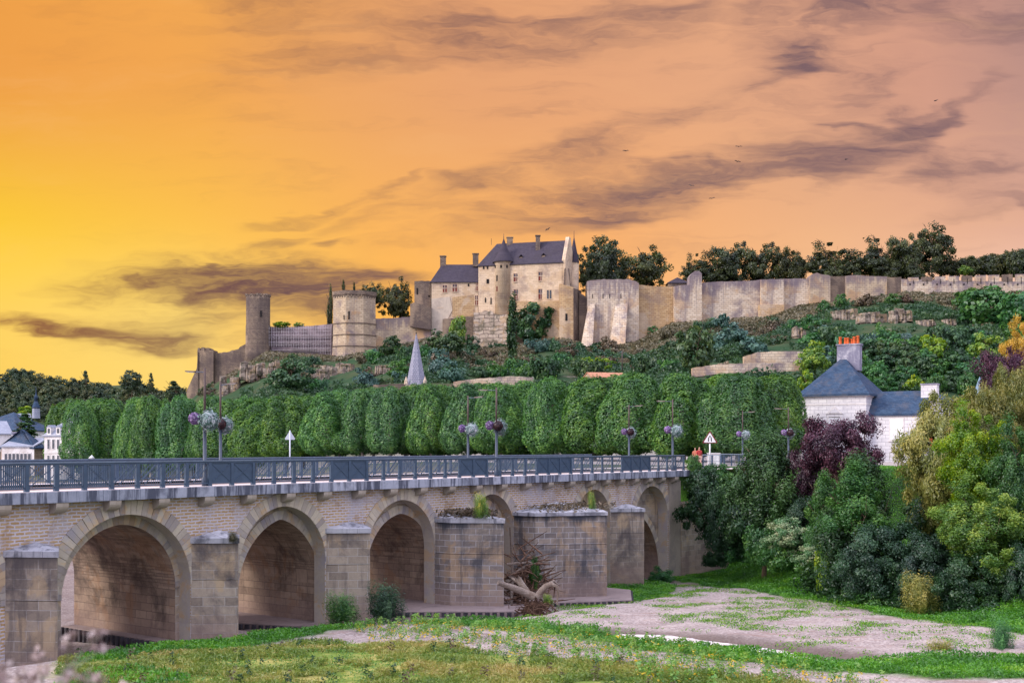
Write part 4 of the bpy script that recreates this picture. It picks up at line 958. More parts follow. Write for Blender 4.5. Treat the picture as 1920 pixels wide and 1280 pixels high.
# far left ruin
castle_wall('crenellated ruined corner tower at the far left tip of the castle hill', [(370,658),(371,652),(374,652),(374.5,656),(377,656),(377.5,651),(382,651),(383,657),(386,657),(387,652),(392,652),(393,657),(400,656)], [(370,750),(400,750)], M['castle_grey'], 6, 0, 0, 'ruined_tower', 'tower', 'towers of the hilltop castle', step=50)
castle_wall('broken dark curtain wall running up from the far left ruined tower', [(400,662),(415,661),(440,656),(447,654),(450,650),(462,644),(470,655)], [(400,745),(440,725),(470,690)], M['castle_grey'], 3, 2, 1.2)
root, o = castle_wall('steep sloping buttress at the far left tip of the castle', [(349,747),(350,732),(369,690),(371,660)], [(349,752),(371,752)], M['castle_grey'], 3, -.5, .2, 'sloping_buttress', 'buttress', step=50)
# walls to the right of the lodging
tw, to2 = castle_wall('pale twin buttressed tower block immediately right of the royal lodging', [(1101,527),(1115,525),(1132,523),(1150,524),(1175,523),(1192,527),(1198,531)], [(1101,645),(1140,640),(1198,640)], M['castle_white'], 10, -1, 1.0, 'buttressed_tower', 'tower', 'towers of the hilltop castle')
for x in (1111, 1130.5, 1143, 1164): slit(tw, to2, x-.6, x+.6, 551, 559, -1)
for (xa, xb, dx) in ((1095, 1117, -4), (1146, 1178, 2)):
    mb = MB(); Y = YW(1110)-1; tl = P(xa+8, 572, Y-.02); trr = P(xb-1, 568, Y-.02); bl = P(xa-4+dx*.3, 650, Y-6.5); br_ = P(xb-6, 650, Y-6.5); k = Vector((0,3,0))
    mb.prism([bl, br_, Vector((br_.x, Y+.5, br_.z)), Vector((bl.x, Y+.5, bl.z))], [tl, trr, Vector((trr.x, Y+.5, trr.z)), Vector((tl.x, Y+.5, tl.z))]); mb.build('sloping_buttress', M['castle_white'], tw, to2)
castle_wall('ochre low curtain wall right of the twin buttressed tower', [(1198,534),(1215,536),(1235,537),(1265,537)], [(1198,636),(1225,620),(1265,606)], M['castle_ochre'], 2.5, .5, .6)
castle_wall('pale flat tower front with a tall broken pier at its right', [(1264,537),(1275,535),(1293,534),(1293.2,518),(1297,512),(1303,508),(1311,508),(1316,513)], [(1264,607),(1314,610)], M['castle_white'], 6, -1.5, .4, 'castle_tower', 'tower', 'towers of the hilltop castle')
castle_wall('long white stained curtain wall right of the broken pier', [(1315,530),(1345,528),(1380,527),(1410,526),(1429,524)], [(1315,597),(1380,592),(1429,588)], M['castle_white'], 2.5, .5, .5)
castle_wall('buttressed wall front with a wider ochre foot in the middle of the white walls', [(1427,524),(1450,523),(1470,523)], [(1427,572),(1470,572)], M['castle_white'], 4, -1, .4, 'wall_buttress', 'buttress')
castle_wall('ochre wider foot below the white wall buttress', [(1427,571),(1470,571)], [(1424,598),(1462,600)], M['castle_ochre'], 4, -1.6, .4, 'buttress_foot', 'buttress', batter=1.2)
castle_wall('stained white wall right of the wall buttress with dark rain streaks', [(1469,523),(1495,522),(1519,523)], [(1469,578),(1519,572)], M['castle_white'], 2.5, .3, .5)
castle_wall('ochre and grey ruined wall with a raised left corner', [(1519,518),(1523,514),(1532,511),(1545,515),(1557,517)], [(1519,578),(1557,574)], M['castle_pale'], 5, -1.2, .8)
castle_wall('narrow recessed wall strip beside the raised wall corner', [(1557,518),(1575,518),(1590,517)], [(1557,575),(1590,568)], M['castle_grey'], 2.5, .6, .5)
castle_wall('broad golden stone wall section with a ragged top edge', [(1587,517),(1605,516),(1640,518),(1663,518)], [(1587,568),(1630,562),(1663,558)], M['castle_pale'], 5, -1, .6)
castle_wall('short dark stained wall section beside the crenellated wall', [(1663,519),(1676,520),(1690,519)], [(1663,560),(1690,555)], M['castle_grey'], 3, .2, .5)
cw, cwo = castle_wall('pale crenellated wall with square merlons at the far right of the castle', [(1690,523),(1800,526),(1990,529)], [(1690,555),(1800,556),(1990,556)], M['castle_white'], 2.2, 0, .2)
for i in range(12):
    x0 = 1703.5+i*25.2; mb = MB(); yy = 520-i*.75
    wallpx(mb, [(x0, yy), (x0+19, yy-.5)], [(x0, 527.5+i*.1), (x0+19, 527.5+i*.1)], .9, -.02); mm_ = mb.build('merlon', M['castle_grey'] if i % 3 == 1 else M['castle_white'], cw, cwo)
    slit(cw, cwo, x0+9, x0+10, yy+5, 532, -.05); 
    mb = MB(); q = P(x0+3, 533, YW(x0)-.05); mb.box(q.x-.25, q.x+.25, q.y-.05, q.y+.2, q.z-.25, q.z+.25); mb.build('putlog_hole', M['dark'], cw, cwo)
# small roofed gallery behind the wall
a = XY(1253, 398); b = XY(1292, 398)
house('wooden_gallery', 'small dark pyramid roofed gallery peeping over the ochre wall', 'pavilion', [a, b, (b[0], b[1]+6), (a[0], a[1]+6)], P(1270,545,398).z, P(1270,529.5,398).z, P(1270,520,400).z, M['castle_grey'], M['slate'], 3.4, 3.4, .3)
# terrace retaining walls lower on the hill
def terr(label, pts, ht, Y, m): 
    o = P(pts[0][0], pts[0][1]+ht+8, Y); root = empty('terrace_wall', o, 0, label, 'retaining wall', 'terrace walls on the hillside'); mb = MB()
    for (xa, ya), (xb, yb) in zip(pts[:-1], pts[1:]):
        a = P(xa, ya, Y); b = P(xb, yb, Y); h = ht*Y/F; k = Vector((0,1.5,0)); d = Vector((0,0,h+6*Y/F))
        mb.prism([a-d, b-d, b-d+k, a-d+k], [a, b, b+k, a+k])
    mb.build('wall', m, root, o)
for lb, pts, h, mk in TERR:
    mx = pts[len(pts)//2]; terr(lb, jag(pts, .7, 6), h, min(hill_Y(x, y+h) for x, y in pts)-1.2, M[mk])
# rock outcrops
def rockpiece(px, py, w, h, Y, label, seed):
    rnd_ = random.Random(seed); c = P(px, py, Y); mb = MB(); sx = w*Y/F; sz = h*Y/F
    for k in range(7):
        cx = c.x+rnd_.uniform(-.42, .42)*sx; cz = c.z+rnd_.uniform(-.3, .3)*sz; a = sx*rnd_.uniform(.14, .26); b_ = sz*rnd_.uniform(.25, .5)
        n = 7; lo_ = [(cx+a*math.cos(2*math.pi*i/n)*rnd_.uniform(.75,1.2), Y+1.5+2.6*math.sin(2*math.pi*i/n)*rnd_.uniform(.8,1.2), cz-b_-1) for i in range(n)]
        hi_ = [(x+(cx-x)*rnd_.uniform(.0,.3), y+(Y+2-y)*rnd_.uniform(0,.25), cz+b_*rnd_.uniform(.7,1.1)) for x, y, z in lo_]
        mb.prism(lo_, hi_)
    o = mb.build('rock_outcrop', M['cliff'], None, (c.x, c.y, c.z)); tag(o, label, 'rock', 'rock outcrops on the castle hill')
for i, (px, py, w, h, lb) in enumerate(ROCKS): rockpiece(px, py, w*.95, h*.85, hill_Y(px, py+h*.4)-2.5, lb, i)
# steeple in the town below
Ys = 262; c = P(780.5, 720, Ys); o = Vector((c.x, c.y, c.z-8)); st = empty('church_steeple', o, 0, 'slender pale grey stone steeple rising above the avenue trees', 'steeple')
mb = MB(); rb = 20*Ys/F; mb.lathe([(rb*1.0, P(780,722,Ys).z), (rb*.88, P(780,712,Ys).z), (.16, P(780,628,Ys).z), (.12, P(780,626,Ys).z)], 8, (c.x, c.y), False, R(22.5)); mb.build('spire', stone('steeple stone', (.26,.27,.37), (.36,.36,.46), (.15,.16,.22), .5, .45, .05, dirt=(.2,.2,.27), damt=.5, dscale=.4, bump=.4), st, o)
mb = MB(); mb.box(c.x-rb*.95, c.x+rb*.95, c.y-rb*.95, c.y+rb*.95, c.z-8, P(780,722.3,Ys).z); mb.build('bell_stage', M['castle_white'], st, o)
for s in (-1, 1):
    mb = MB(); mb.lathe([(.45, P(780,721,Ys).z), (.35, P(780,714,Ys).z), (.02, P(780,706,Ys).z)], 6, (c.x+s*rb*.88, c.y-rb*.8), False); mb.build('pinnacle', M['castle_white'], st, o)
mb = MB(); z = P(780,626,Ys).z; mb.tube([(c.x,c.y,z-.3),(c.x,c.y,P(780,610,Ys).z)], .035, 5); mb.box(c.x-.25, c.x+.25, c.y-.02, c.y+.02, z+.9, z+.97); mb.lathe([(.02,z),(.2,z+.2),(.02,z+.4)], 8, (c.x,c.y)); mb.build('cross_finial', M['black_paint'], st, o)
# telegraph poles on the slope
for i, (px, ya, yb, Y) in enumerate([(1166.5,657,692,300),(1383,640,676,325),(1805,598,636,340),(482,697,716,340),(645,690,720,330)]):
    b = P(px, yb+6, Y); o = empty('timber_pole', b, 0, f'brown timber pole on the hillside, {["left of the grey green shrubs","above the upper terrace wall","farthest right among the bushes","below the dark ruined tower","below the polygonal tower"][i]}', 'pole', 'timber poles on the hillside')
    mb = MB(); mb.lathe([(.16, 0), (.12, (yb-ya+6)*Y/F)], 7); mb.build('shaft', M['brown_steel'], o)
    mb = MB(); h = (yb-ya+6)*Y/F; mb.box(-.5, .5, -.05, .05, h-.7, h-.55); mb.build('cross_arm', M['brown_steel'], o)
    mb = MB(); mb.lathe([(.09, h), (.03, h+.15)], 6); mb.build('pole_cap', M['brown_steel'], o)

# ================================================================== WHITE HOUSE on the quay, right
M['house_ashlar'] = stone('white ashlar', (.60,.60,.66), (.70,.70,.75), (.36,.36,.42), .92, .40, .022, dirt=(.42,.42,.50), damt=.45, dscale=.6, streak=.2, bump=.3, wob=.01)
M['cornice_white'] = plain('white moulded stone', (.62,.60,.62), .8, .12, 3)
M['chimney_grey'] = stone('grey rendered chimney', (.17,.17,.25), (.25,.25,.34), (.1,.1,.15), 9, 9, 0, dirt=(.5,.5,.58), damt=.8, dscale=.7, streak=.4, bump=.3)
TH = R(-30); U = Vector((math.cos(TH), math.sin(TH), 0)); V_ = Vector((-math.sin(TH), math.cos(TH), 0))
YH = 133.0; A = Vector(XY(1504, YH)+(0,))
# front width so that its right corner is seen at px 1624
def len_to(A, U, px):
    u = (px-HX)/F; return (u*A.y-A.x)/(U.x-u*U.y)
LH = len_to(A, U, 1624); Bc = A+U*LH; DH = 8.2
fp = [(A.x,A.y), (Bc.x,Bc.y), ((Bc+V_*DH).x,(Bc+V_*DH).y), ((A+V_*DH).x,(A+V_*DH).y)]
zE = P(1624, 733, Bc.y).z; zR_ = P(1575, 676, YH+2).z
hs, ho, hroof = house('white_house', 'white ashlar house with blue slate hipped roof behind the purple tree', 'house', fp, 5.0, zE, zR_, M['house_ashlar'], M['slate_blue'], 3.2, 3.2, .45)
def hpt(u, v, z): q = A+U*u+V_*v; return Vector((q.x, q.y, z))
def hbox(name, m, u0, u1, v0, v1, z0, z1, parent=None, bevel=0):
    mb = MB(); mb.prism([hpt(u0,v0,z0),hpt(u1,v0,z0),hpt(u1,v1,z0),hpt(u0,v1,z0)], [hpt(u0,v0,z1),hpt(u1,v0,z1),hpt(u1,v1,z1),hpt(u0,v1,z1)])
    p = mb.build(name, m, hs, ho, bevel=bevel)
    if parent: p.parent = parent
    return p
hbox('cornice', M['cornice_white'], -.25, LH+.25, -.25, DH+.2, zE-.38, zE-.14); hbox('cornice', M['cornice_white'], -.14, LH+.14, -.14, DH+.1, zE-.60, zE-.381)
hbox('string_course', M['cornice_white'], -.06, LH+.06, -.06, DH, zE-1.45, zE-1.33); hbox('string_course', M['cornice_white'], -.08, LH+.08, -.08, DH, zE-5.9, zE-5.65)
mb = MB(); mb.prism([hpt(LH*.38,-.12,zE-2.45),hpt(LH*.65,-.12,zE-2.45),hpt(LH*.515,-.12,zE-1.55)], [hpt(LH*.38,.05,zE-2.45),hpt(LH*.65,.05,zE-2.45),hpt(LH*.515,.05,zE-1.55)]); mb.build('window_pediment', M['cornice_white'], hs, ho)
mb = MB(); mb.prism([hpt(LH*.43,-.16,zE-2.35),hpt(LH*.60,-.16,zE-2.35),hpt(LH*.515,-.16,zE-1.78)], [hpt(LH*.43,-.121,zE-2.35),hpt(LH*.60,-.121,zE-2.35),hpt(LH*.515,-.121,zE-1.78)]); mb.build('carved_relief', M['house_ashlar'], hs, ho)
wf = hbox('window', M['cornice_white'], LH*.40, LH*.625, -.06, .05, zE-5.2, zE-2.75); hbox('shutter', M['white_paint'], LH*.425, LH*.505, -.09, -.061, zE-5.1, zE-2.9, wf); hbox('shutter', M['white_paint'], LH*.51, LH*.60, -.09, -.061, zE-5.1, zE-2.9, wf); hbox('lintel', M['black_paint'], LH*.425, LH*.60, -.075, -.061, zE-2.88, zE-2.80, wf)
# chimney with pots
cu, cv = LH*.5, DH*.58
ch = hbox('chimney', M['chimney_grey'], cu-.75, cu+1.85, cv-.5, cv+.6, zR_-1.2, zR_+1.75, hroof, .02); hbox('chimney_cap', M['chimney_grey'], cu-.85, cu+1.95, cv-.6, cv+.7, zR_+1.751, zR_+1.9, ch) if False else None
cc = hbox('chimney_cap', M['chimney_grey'], cu-.85, cu+1.95, cv-.6, cv+.7, zR_+1.751, zR_+1.9, None)
for i, (du, hh) in enumerate(((-.45,.85),(.10,.75),(.42,.72),(.85,.60),(1.15,.82),(1.5,.92))):
    q = hpt(cu+du, cv+(.05 if i % 2 else -.15), 0); mb = MB(); z = zR_+1.901; r0 = .17
    mb.lathe([(r0*1.05, z), (r0, z+.08), (r0*.9, z+hh*.9), (r0*1.1, z+hh*.93), (r0*1.1, z+hh)], 12, (q.x, q.y)); mb.build('chimney_pot', M['terracotta'], hs, ho)
hbox('skylight', M['pale_glass'], LH-2.4, LH-2.2, DH*.55, DH*.62, zE+1.9, zE+2.35)
# annex
A2_ = A+U*LH+V_*1.2; LA = len_to(A2_, U, 1737)
AB = A2_+U*LA; DA = 5.2; fpA = [(A2_.x,A2_.y), (AB.x,AB.y), ((AB+V_*DA).x,(AB+V_*DA).y), ((A2_+V_*DA).x,(A2_+V_*DA).y)]
zEa = P(1700, 773, AB.y).z; zRa = P(1700, 734, AB.y+2.6).z
an, ao, aroof = house('house_annex', 'low white annex with slate roof and square chimney right of the white house', 'house', fpA, 5.0, zEa, zRa, M['house_ashlar'], M['slate_blue'], 0.0, 0, .25)
q = AB+V_*2.2-U*.9; mb = MB(); z1 = P(1745, 722, q.y).z
def obox(mb, c, u0, u1, v0, v1, z0, z1): f = [c+U*u0+V_*v0, c+U*u1+V_*v0, c+U*u1+V_*v1, c+U*u0+V_*v1]; mb.prism([Vector((p.x,p.y,z0)) for p in f], [Vector((p.x,p.y,z1)) for p in f])
obox(mb, q, 0, 1.7, -.5, .7, zEa-2, z1); o_ = mb.build('chimney', M['house_ashlar'], an, ao); o_.parent = aroof
mb = MB(); obox(mb, q, -.08, 1.78, -.58, .78, z1+.001, z1+.16); mb.build('chimney_cap', M['chimney_grey'], an, ao)
qa = A2_+U*(LA*.38); mb = MB(); obox(mb, qa, -.1, 1.5, -.05, .05, zEa-3.0, zEa-.5); wf = mb.build('window', M['cornice_white'], an, ao); mb = MB(); obox(mb, qa, .03, 1.37, -.08, -.051, zEa-2.95, zEa-.65); sh = mb.build('shutter', M['white_paint'], an, ao); sh.parent = wf
mb = MB(); obox(mb, qa, -.2, 1.6, -.14, -.001, zEa-3.15, zEa-3.001); s_ = mb.build('sill', M['cornice_white'], an, ao); s_.parent = wf
# houses further right behind the trees
def simple_house(name, label, pa, Ya, pb, Yb, depth, ybase_z, ye, yr, wm, rm, hl=0, hr=0, cat='house', group='houses of the town', oh=.3, nwin=0, rows=((.25,.6),), wincol=None, chim=None, wfrac=(.08,.92)):
    fp = fpx(pa, Ya, pb, Yb, depth); Ym = (Ya+Yb)/2; ze = P(0, ye, Ym).z; zr = P(0, yr, Ym+depth/2).z
    root, o, rf = house(name, label, cat, fp, ybase_z, ze, zr, wm, rm, hl, hr, oh, group)
    a = Vector(fp[0]+(0,)); b = Vector(fp[1]+(0,)); d = (b-a); L = d.length; d = d/L; n = Vector((d.y, -d.x, 0))
    for (za, zb) in rows:
        for i in range(nwin):
            c = a+d*L*(wfrac[0]+(wfrac[1]-wfrac[0])*(i+.5)/nwin); w = min(.5, L/nwin*.28)
            H = ze-ybase_z; z0_, z1_ = ybase_z+H*za, ybase_z+H*zb
            def q(mb, w_, o1, o2, zz0, zz1): f = [c-d*w_+n*o1, c+d*w_+n*o1, c+d*w_-n*o2, c-d*w_-n*o2]; mb.prism([Vector((p.x,p.y,zz0)) for p in f], [Vector((p.x,p.y,zz1)) for p in f])
            mb = MB(); q(mb, w*1.3, .07, .05, z0_-.12, z1_+.15); f_ = mb.build('window', M['cornice_white'], root, o)
            mb = MB(); q(mb, w, .09, -.071, z0_, z1_); p_ = mb.build('pane', wincol or M['glass'], root, o); p_.parent = f_
    if chim:
        for (px0, px1, yt, yb) in chim: chimney_px(root, o, px0, px1, yt, yb, Ym+depth/2, M['chimney_grey'], rf, .9)
    return root, o, rf
simple_house('town_house', 'small pale gable with slate roof just right of the square annex chimney', 1760, 150, 1792, 152, 6, 5, 752, 738, M['house_ashlar'], M['slate_blue'])
root, o, r, c = tower('pointed blue slate roof turret rising behind the yellow green tree', 1837, 24, 775, 800, M['chimney_grey'], 12, name='turret')if False else (None,)*4
Yq = 150; c = P(1837, 775, Yq); o = Vector((c.x, c.y, 5)); tt = empty('pointed_turret', o, 0, 'small turret with pointed blue slate roof behind the trees at right', 'turret')
mb = MB(); mb.lathe([(.95, 5), (.95, P(0,762,Yq).z)], 10, (c.x, c.y), False); mb.build('wall', M['chimney_grey'], tt, o)
mb = MB(); mb.lathe([(1.1, P(0,762,Yq).z), (.95, P(0,745,Yq).z), (.5, P(0,725,Yq).z), (.03, P(0,706,Yq).z)], 6, (c.x, c.y), False); mb.build('pointed_roof', plain('light blue slate', (.16,.25,.36), .6, .2, 2), tt, o)
simple_house('town_house', 'red roofed white house glimpsed through the willow branches', 1745, 120, 1800, 119, 7, 5, 832, 812, M['render_white'], M['terracotta'], 0, 0, nwin=2)
simple_house('town_house', 'orange roofed house just above the row of plane trees at the steeple side', 1110, 282, 1176, 284, 8, 8, 707, 699, M['castle_pale'], plain('faded tiles', (.42,.20,.13), .9, .3, 2), 0, 0, nwin=3)
# ================================================================== TOWN, left
simple_house('town_house', 'long white house with grey slate roof and brick chimney at the left edge', 3, 215, 64, 214, 9, 1.5, 836, 822, M['render_white'], M['slate_light'], 0, 0, nwin=7, rows=((.55,.78),(.12,.4)), chim=[(25,36,812,832)])
simple_house('town_house', 'rubble walled end house with dark blue roof between the white houses', 64, 214, 83, 216, 9, 1.5, 838, 806, M['castle_grey'], M['slate_blue'], 1.5, 1.5)
simple_house('church', 'big slate roofed church behind the white houses at the left', 30, 252, 102, 262, 16, 1.5, 806, 774, M['render_white'], M['slate_blue'], 7.0, 4, cat='church')
simple_house('church_nave', 'steep light slate roof with gable left of the small belfry', 24, 258, 62, 260, 12, 2, 806, 776, M['castle_grey'], M['slate_light'], 0, 0, cat='church')
Yc = 262; c = P(67.5, 776, Yc); o = Vector((c.x, c.y, c.z)); bf = empty('slate_belfry', o, 0, 'small slate belfry with lantern and needle spire on the church roof', 'belfry')
zz = lambda y: P(0, y, Yc).z
mb = MB(); mb.lathe([(.95, zz(784)), (.85, zz(765))], 8, (c.x,c.y), False); mb.build('base', M['slate_light'], bf, o)
mb = MB(); mb.lathe([(1.0, zz(764.8)), (.95, zz(763)), (.6, zz(757)), (.42, zz(752))], 8, (c.x,c.y)); mb.build('dome', M['slate_blue'], bf, o)
mb = MB(); mb.lathe([(.38, zz(751.8)), (.36, zz(747)), (.55, zz(746)), (.3, zz(742)), (.1, zz(736)), (.03, zz(724))], 8, (c.x,c.y)); mb.build('lantern', M['slate_blue'], bf, o)
# mansard house
fpM = fpx(83, 205, 150, 203, 11); zEm = P(0, 815, 204).z
root, o, rf = house('mansard_house', 'white stone town house with mansard slate roof and dormers beside the first plane tree', 'house', fpM, 1.5, zEm, P(0, 770, 208).z, M['render_white'], M['slate_light'], 3.8, 3.8, .25, 'houses of the town')
a = Vector(fpM[0]+(0,)); d = (Vector(fpM[1]+(0,))-a).normalized(); n = Vector((d.y,-d.x,0)); L = (Vector(fpM[1]+(0,))-a).length
def qb(mb, u, w_, o1, o2, z0, z1, shrink=0): c = a+d*u; f = [c-d*w_+n*o1, c+d*w_+n*o1, c+d*w_-n*o2, c-d*w_-n*o2]; g = [c-d*w_*(1-shrink)+n*o1, c+d*w_*(1-shrink)+n*o1, c+d*w_*(1-shrink)-n*o2, c-d*w_*(1-shrink)-n*o2]; mb.prism([Vector((p.x,p.y,z0)) for p in f], [Vector((p.x,p.y,z1)) for p in g])
mb = MB(); qb(mb, L/2, L/2+.2, .2, .0, zEm-.25, zEm+.05); mb.build('cornice', M['cornice_white'], root, o)
mb = MB(); qb(mb, L/2, L/2+.05, .1, .0, zEm-3.2, zEm-3.0); mb.build('string_course', M['cornice_white'], root, o)
for i in range(6):
    u = .9+i*.98
    for (z0_, z1_) in ((zEm-2.4, zEm-.8), (zEm-5.2, zEm-3.6)):
        mb = MB(); qb(mb, u, .30, .06, .02, z0_-.1, z1_+.1); f_ = mb.build('window', M['cornice_white'], root, o); mb = MB(); qb(mb, u, .2, .09, -.061, z0_, z1_); p_ = mb.build('pane', M['glass'], root, o); p_.parent = f_
for u in (1.0, 2.9, 4.8):
    mb = MB(); qb(mb, u, .42, .1, 1.6, zEm+.06, zEm+1.3); dm = mb.build('dormer', M['cornice_white'], root, o); mb = MB(); qb(mb, u, .22, .13, -.101, zEm+.3, zEm+1.1); p_ = mb.build('pane', M['glass'], root, o); p_.parent = dm
    mb = MB(); qb(mb, u, .5, .15, 1.6, zEm+1.301, zEm+1.75, .95); p_ = mb.build('dormer_roof', M['slate_light'], root, o); p_.parent = dm
simple_house('town_house', 'pale grey roof house at the far left edge behind the dark conifer', -30, 225, 22, 228, 9, 1.5, 812, 790, M['render_white'], M['slate_light'], 0, 0, nwin=3)
# parked cars on the lower quay
def car(loc, rz, label, proto=[None]):
    if proto[0] is None:
        root = empty('parked_car', loc, rz); proto[0] = root
        prof = [(-2.05,.28),(-2.08,.62),(-1.95,.82),(-1.35,.92),(-.75,1.38),(.75,1.42),(1.55,.98),(2.0,.9),(2.08,.6),(2.02,.28)]
        mb = MB(); mb.prism([(x,-.82,z) for x, z in prof], [(x,.82,z) for x, z in prof]); mb.build('body', M['white_paint'], root, bevel=.06)
        mb = MB(); w = [(-1.2,.94),(-.72,1.32),(.72,1.35),(1.4,.98)]; mb.prism([(x,-.835,z) for x, z in w], [(x,-.822,z) for x, z in w]); mb.build('side_windows', M['glass'], root)
        wm_ = None
        for x in (-1.3, 1.3):
            for y in (-.8, .8):
                if wm_ is None:
                    mb = MB(); mb.tube([(0,-.1,0),(0,.1,0)], .31, 14); o = mb.build('wheel', M['black_paint'], root); wm_ = o.data
                else: o = link_mesh('wheel', wm_, root)
                o.location = (x, y, .31)
        mb = MB(); mb.box(-2.1, -2.06, -.7, -.4, .6, .74); mb.build('headlight', M['pale_glass'], root); mb = MB(); mb.box(-2.1, -2.06, .4, .7, .6, .74); mb.build('headlight', M['pale_glass'], root)
        r_ = root
    else: r_ = copy_tree(proto[0]); r_.location = loc; r_.rotation_euler = (0,0,rz)
    return tag(r_, label, 'car', 'cars parked on the lower quay')
for i, (px, lb) in enumerate(((20,'white car parked on the lower quay, leftmost behind the railing'),(47,'white car parked on the lower quay between two other cars'),(75,'white car parked on the lower quay, rightmost near the mansard house'))):
    x, y = XY(px, 196); car((x, y, tz(x, y)), R(5+i*4), lb)
lp = XY(172, 190); o = empty('quay_lantern', (lp[0], lp[1], tz(*lp)), 0, 'old white lantern post standing in front of the first plane trees', 'street lamp')
h = P(0, 862, 190).z-o.location.z; mb = MB(); mb.lathe([(.09,0),(.06,h)], 8); mb.build('post', M['grey_steel'], o)
mb = MB(); mb.lathe([(.12,h),(.35,h+.25),(.55,h+.3),(.2,h+.6),(.05,h+.8)], 10); mb.build('lantern_head', M['white_paint'], o)
# birds
bm_ = None
for i, (px, py, lb) in enumerate([(1755,189,'highest bird, at the right of the sky'),(1385,275,'upper of the two birds one above the other'),(1383,303,'lower of the two birds one above the other'),(1173,283,'bird alone in the middle of the sky'),(1587,299,'bird below the dark hook shaped cloud'),(1296,348,'bird at the edge of the dark middle cloud'),(1335,372,'bird just below the dark middle cloud'),(1027,430,'lowest bird, above the royal lodging roof')]):
    c = P(px, py, 150)
    if bm_ is None:
        mb = MB(); mb.tube([(-.20,0,0),(-.1,0,.01),(.05,0,.01),(.17,0,.02),(.24,0,.01)], [.012,.05,.06,.035,.008], 7)
        for s in (-1, 1): mb.prism([(.10,s*.03,.0),(-.06,s*.03,.0),(-.05,s*.28,.09),(.02,s*.5,.03),(.09,s*.28,.10)][::s], [(.10,s*.03,.02),(-.06,s*.03,.02),(-.05,s*.28,.10),(.02,s*.5,.035),(.09,s*.28,.115)][::s])
        mb.prism([(-.16,-.03,0),(-.32,-.08,0),(-.28,0,0),(-.32,.08,0),(-.16,.03,0)], [(-.16,-.03,.01),(-.32,-.08,.01),(-.28,0,.01),(-.32,.08,.01),(-.16,.03,.01)])
        o = mb.build('bird', plain('dark feathers', (.06,.045,.045), .8, .2)); bm_ = o.data
    else: o = link_mesh('bird', bm_)
    o.location = c; o.rotation_euler = (R(rc.uniform(-25,25)), R(rc.uniform(-10,10)), R(rc.uniform(40,150))); tag(o, lb, 'bird', 'birds in the sunset sky')
# ================================================================== VEGETATION
def leafmesh(name, Pp, N, size, tint, m, aspect=1.6, jit=.7, seed=0):
    g = np.random.default_rng(seed); n = len(Pp)
    N = N+g.normal(0, jit, (n,3)); N /= np.linalg.norm(N, axis=1, keepdims=True)+1e-9
    t = g.normal(0, 1, (n,3)); t -= (t*N).sum(1, keepdims=True)*N; t /= np.linalg.norm(t, axis=1, keepdims=True)+1e-9
    b = np.cross(N, t); s = (size*g.uniform(.6, 1.35, n))[:, None] if np.isscalar(size) else (size*g.uniform(.7, 1.3, n))[:, None]
    co = np.stack([Pp+t*s*aspect/2, Pp+b*s/2, Pp-t*s*aspect/2, Pp-b*s/2], 1).reshape(-1, 3)
    me = bpy.data.meshes.new(name); me.vertices.add(4*n); me.vertices.foreach_set('co', co.ravel().astype(np.float32))
    me.loops.add(4*n); me.loops.foreach_set('vertex_index', np.arange(4*n)); me.polygons.add(n); me.polygons.foreach_set('loop_start', np.arange(0, 4*n, 4)); me.update()
    at = me.attributes.new('tint', 'FLOAT', 'POINT'); at.data.foreach_set('value', np.repeat(np.clip(tint, 0, 1), 4).astype(np.float32))
    me.materials.append(m); return me
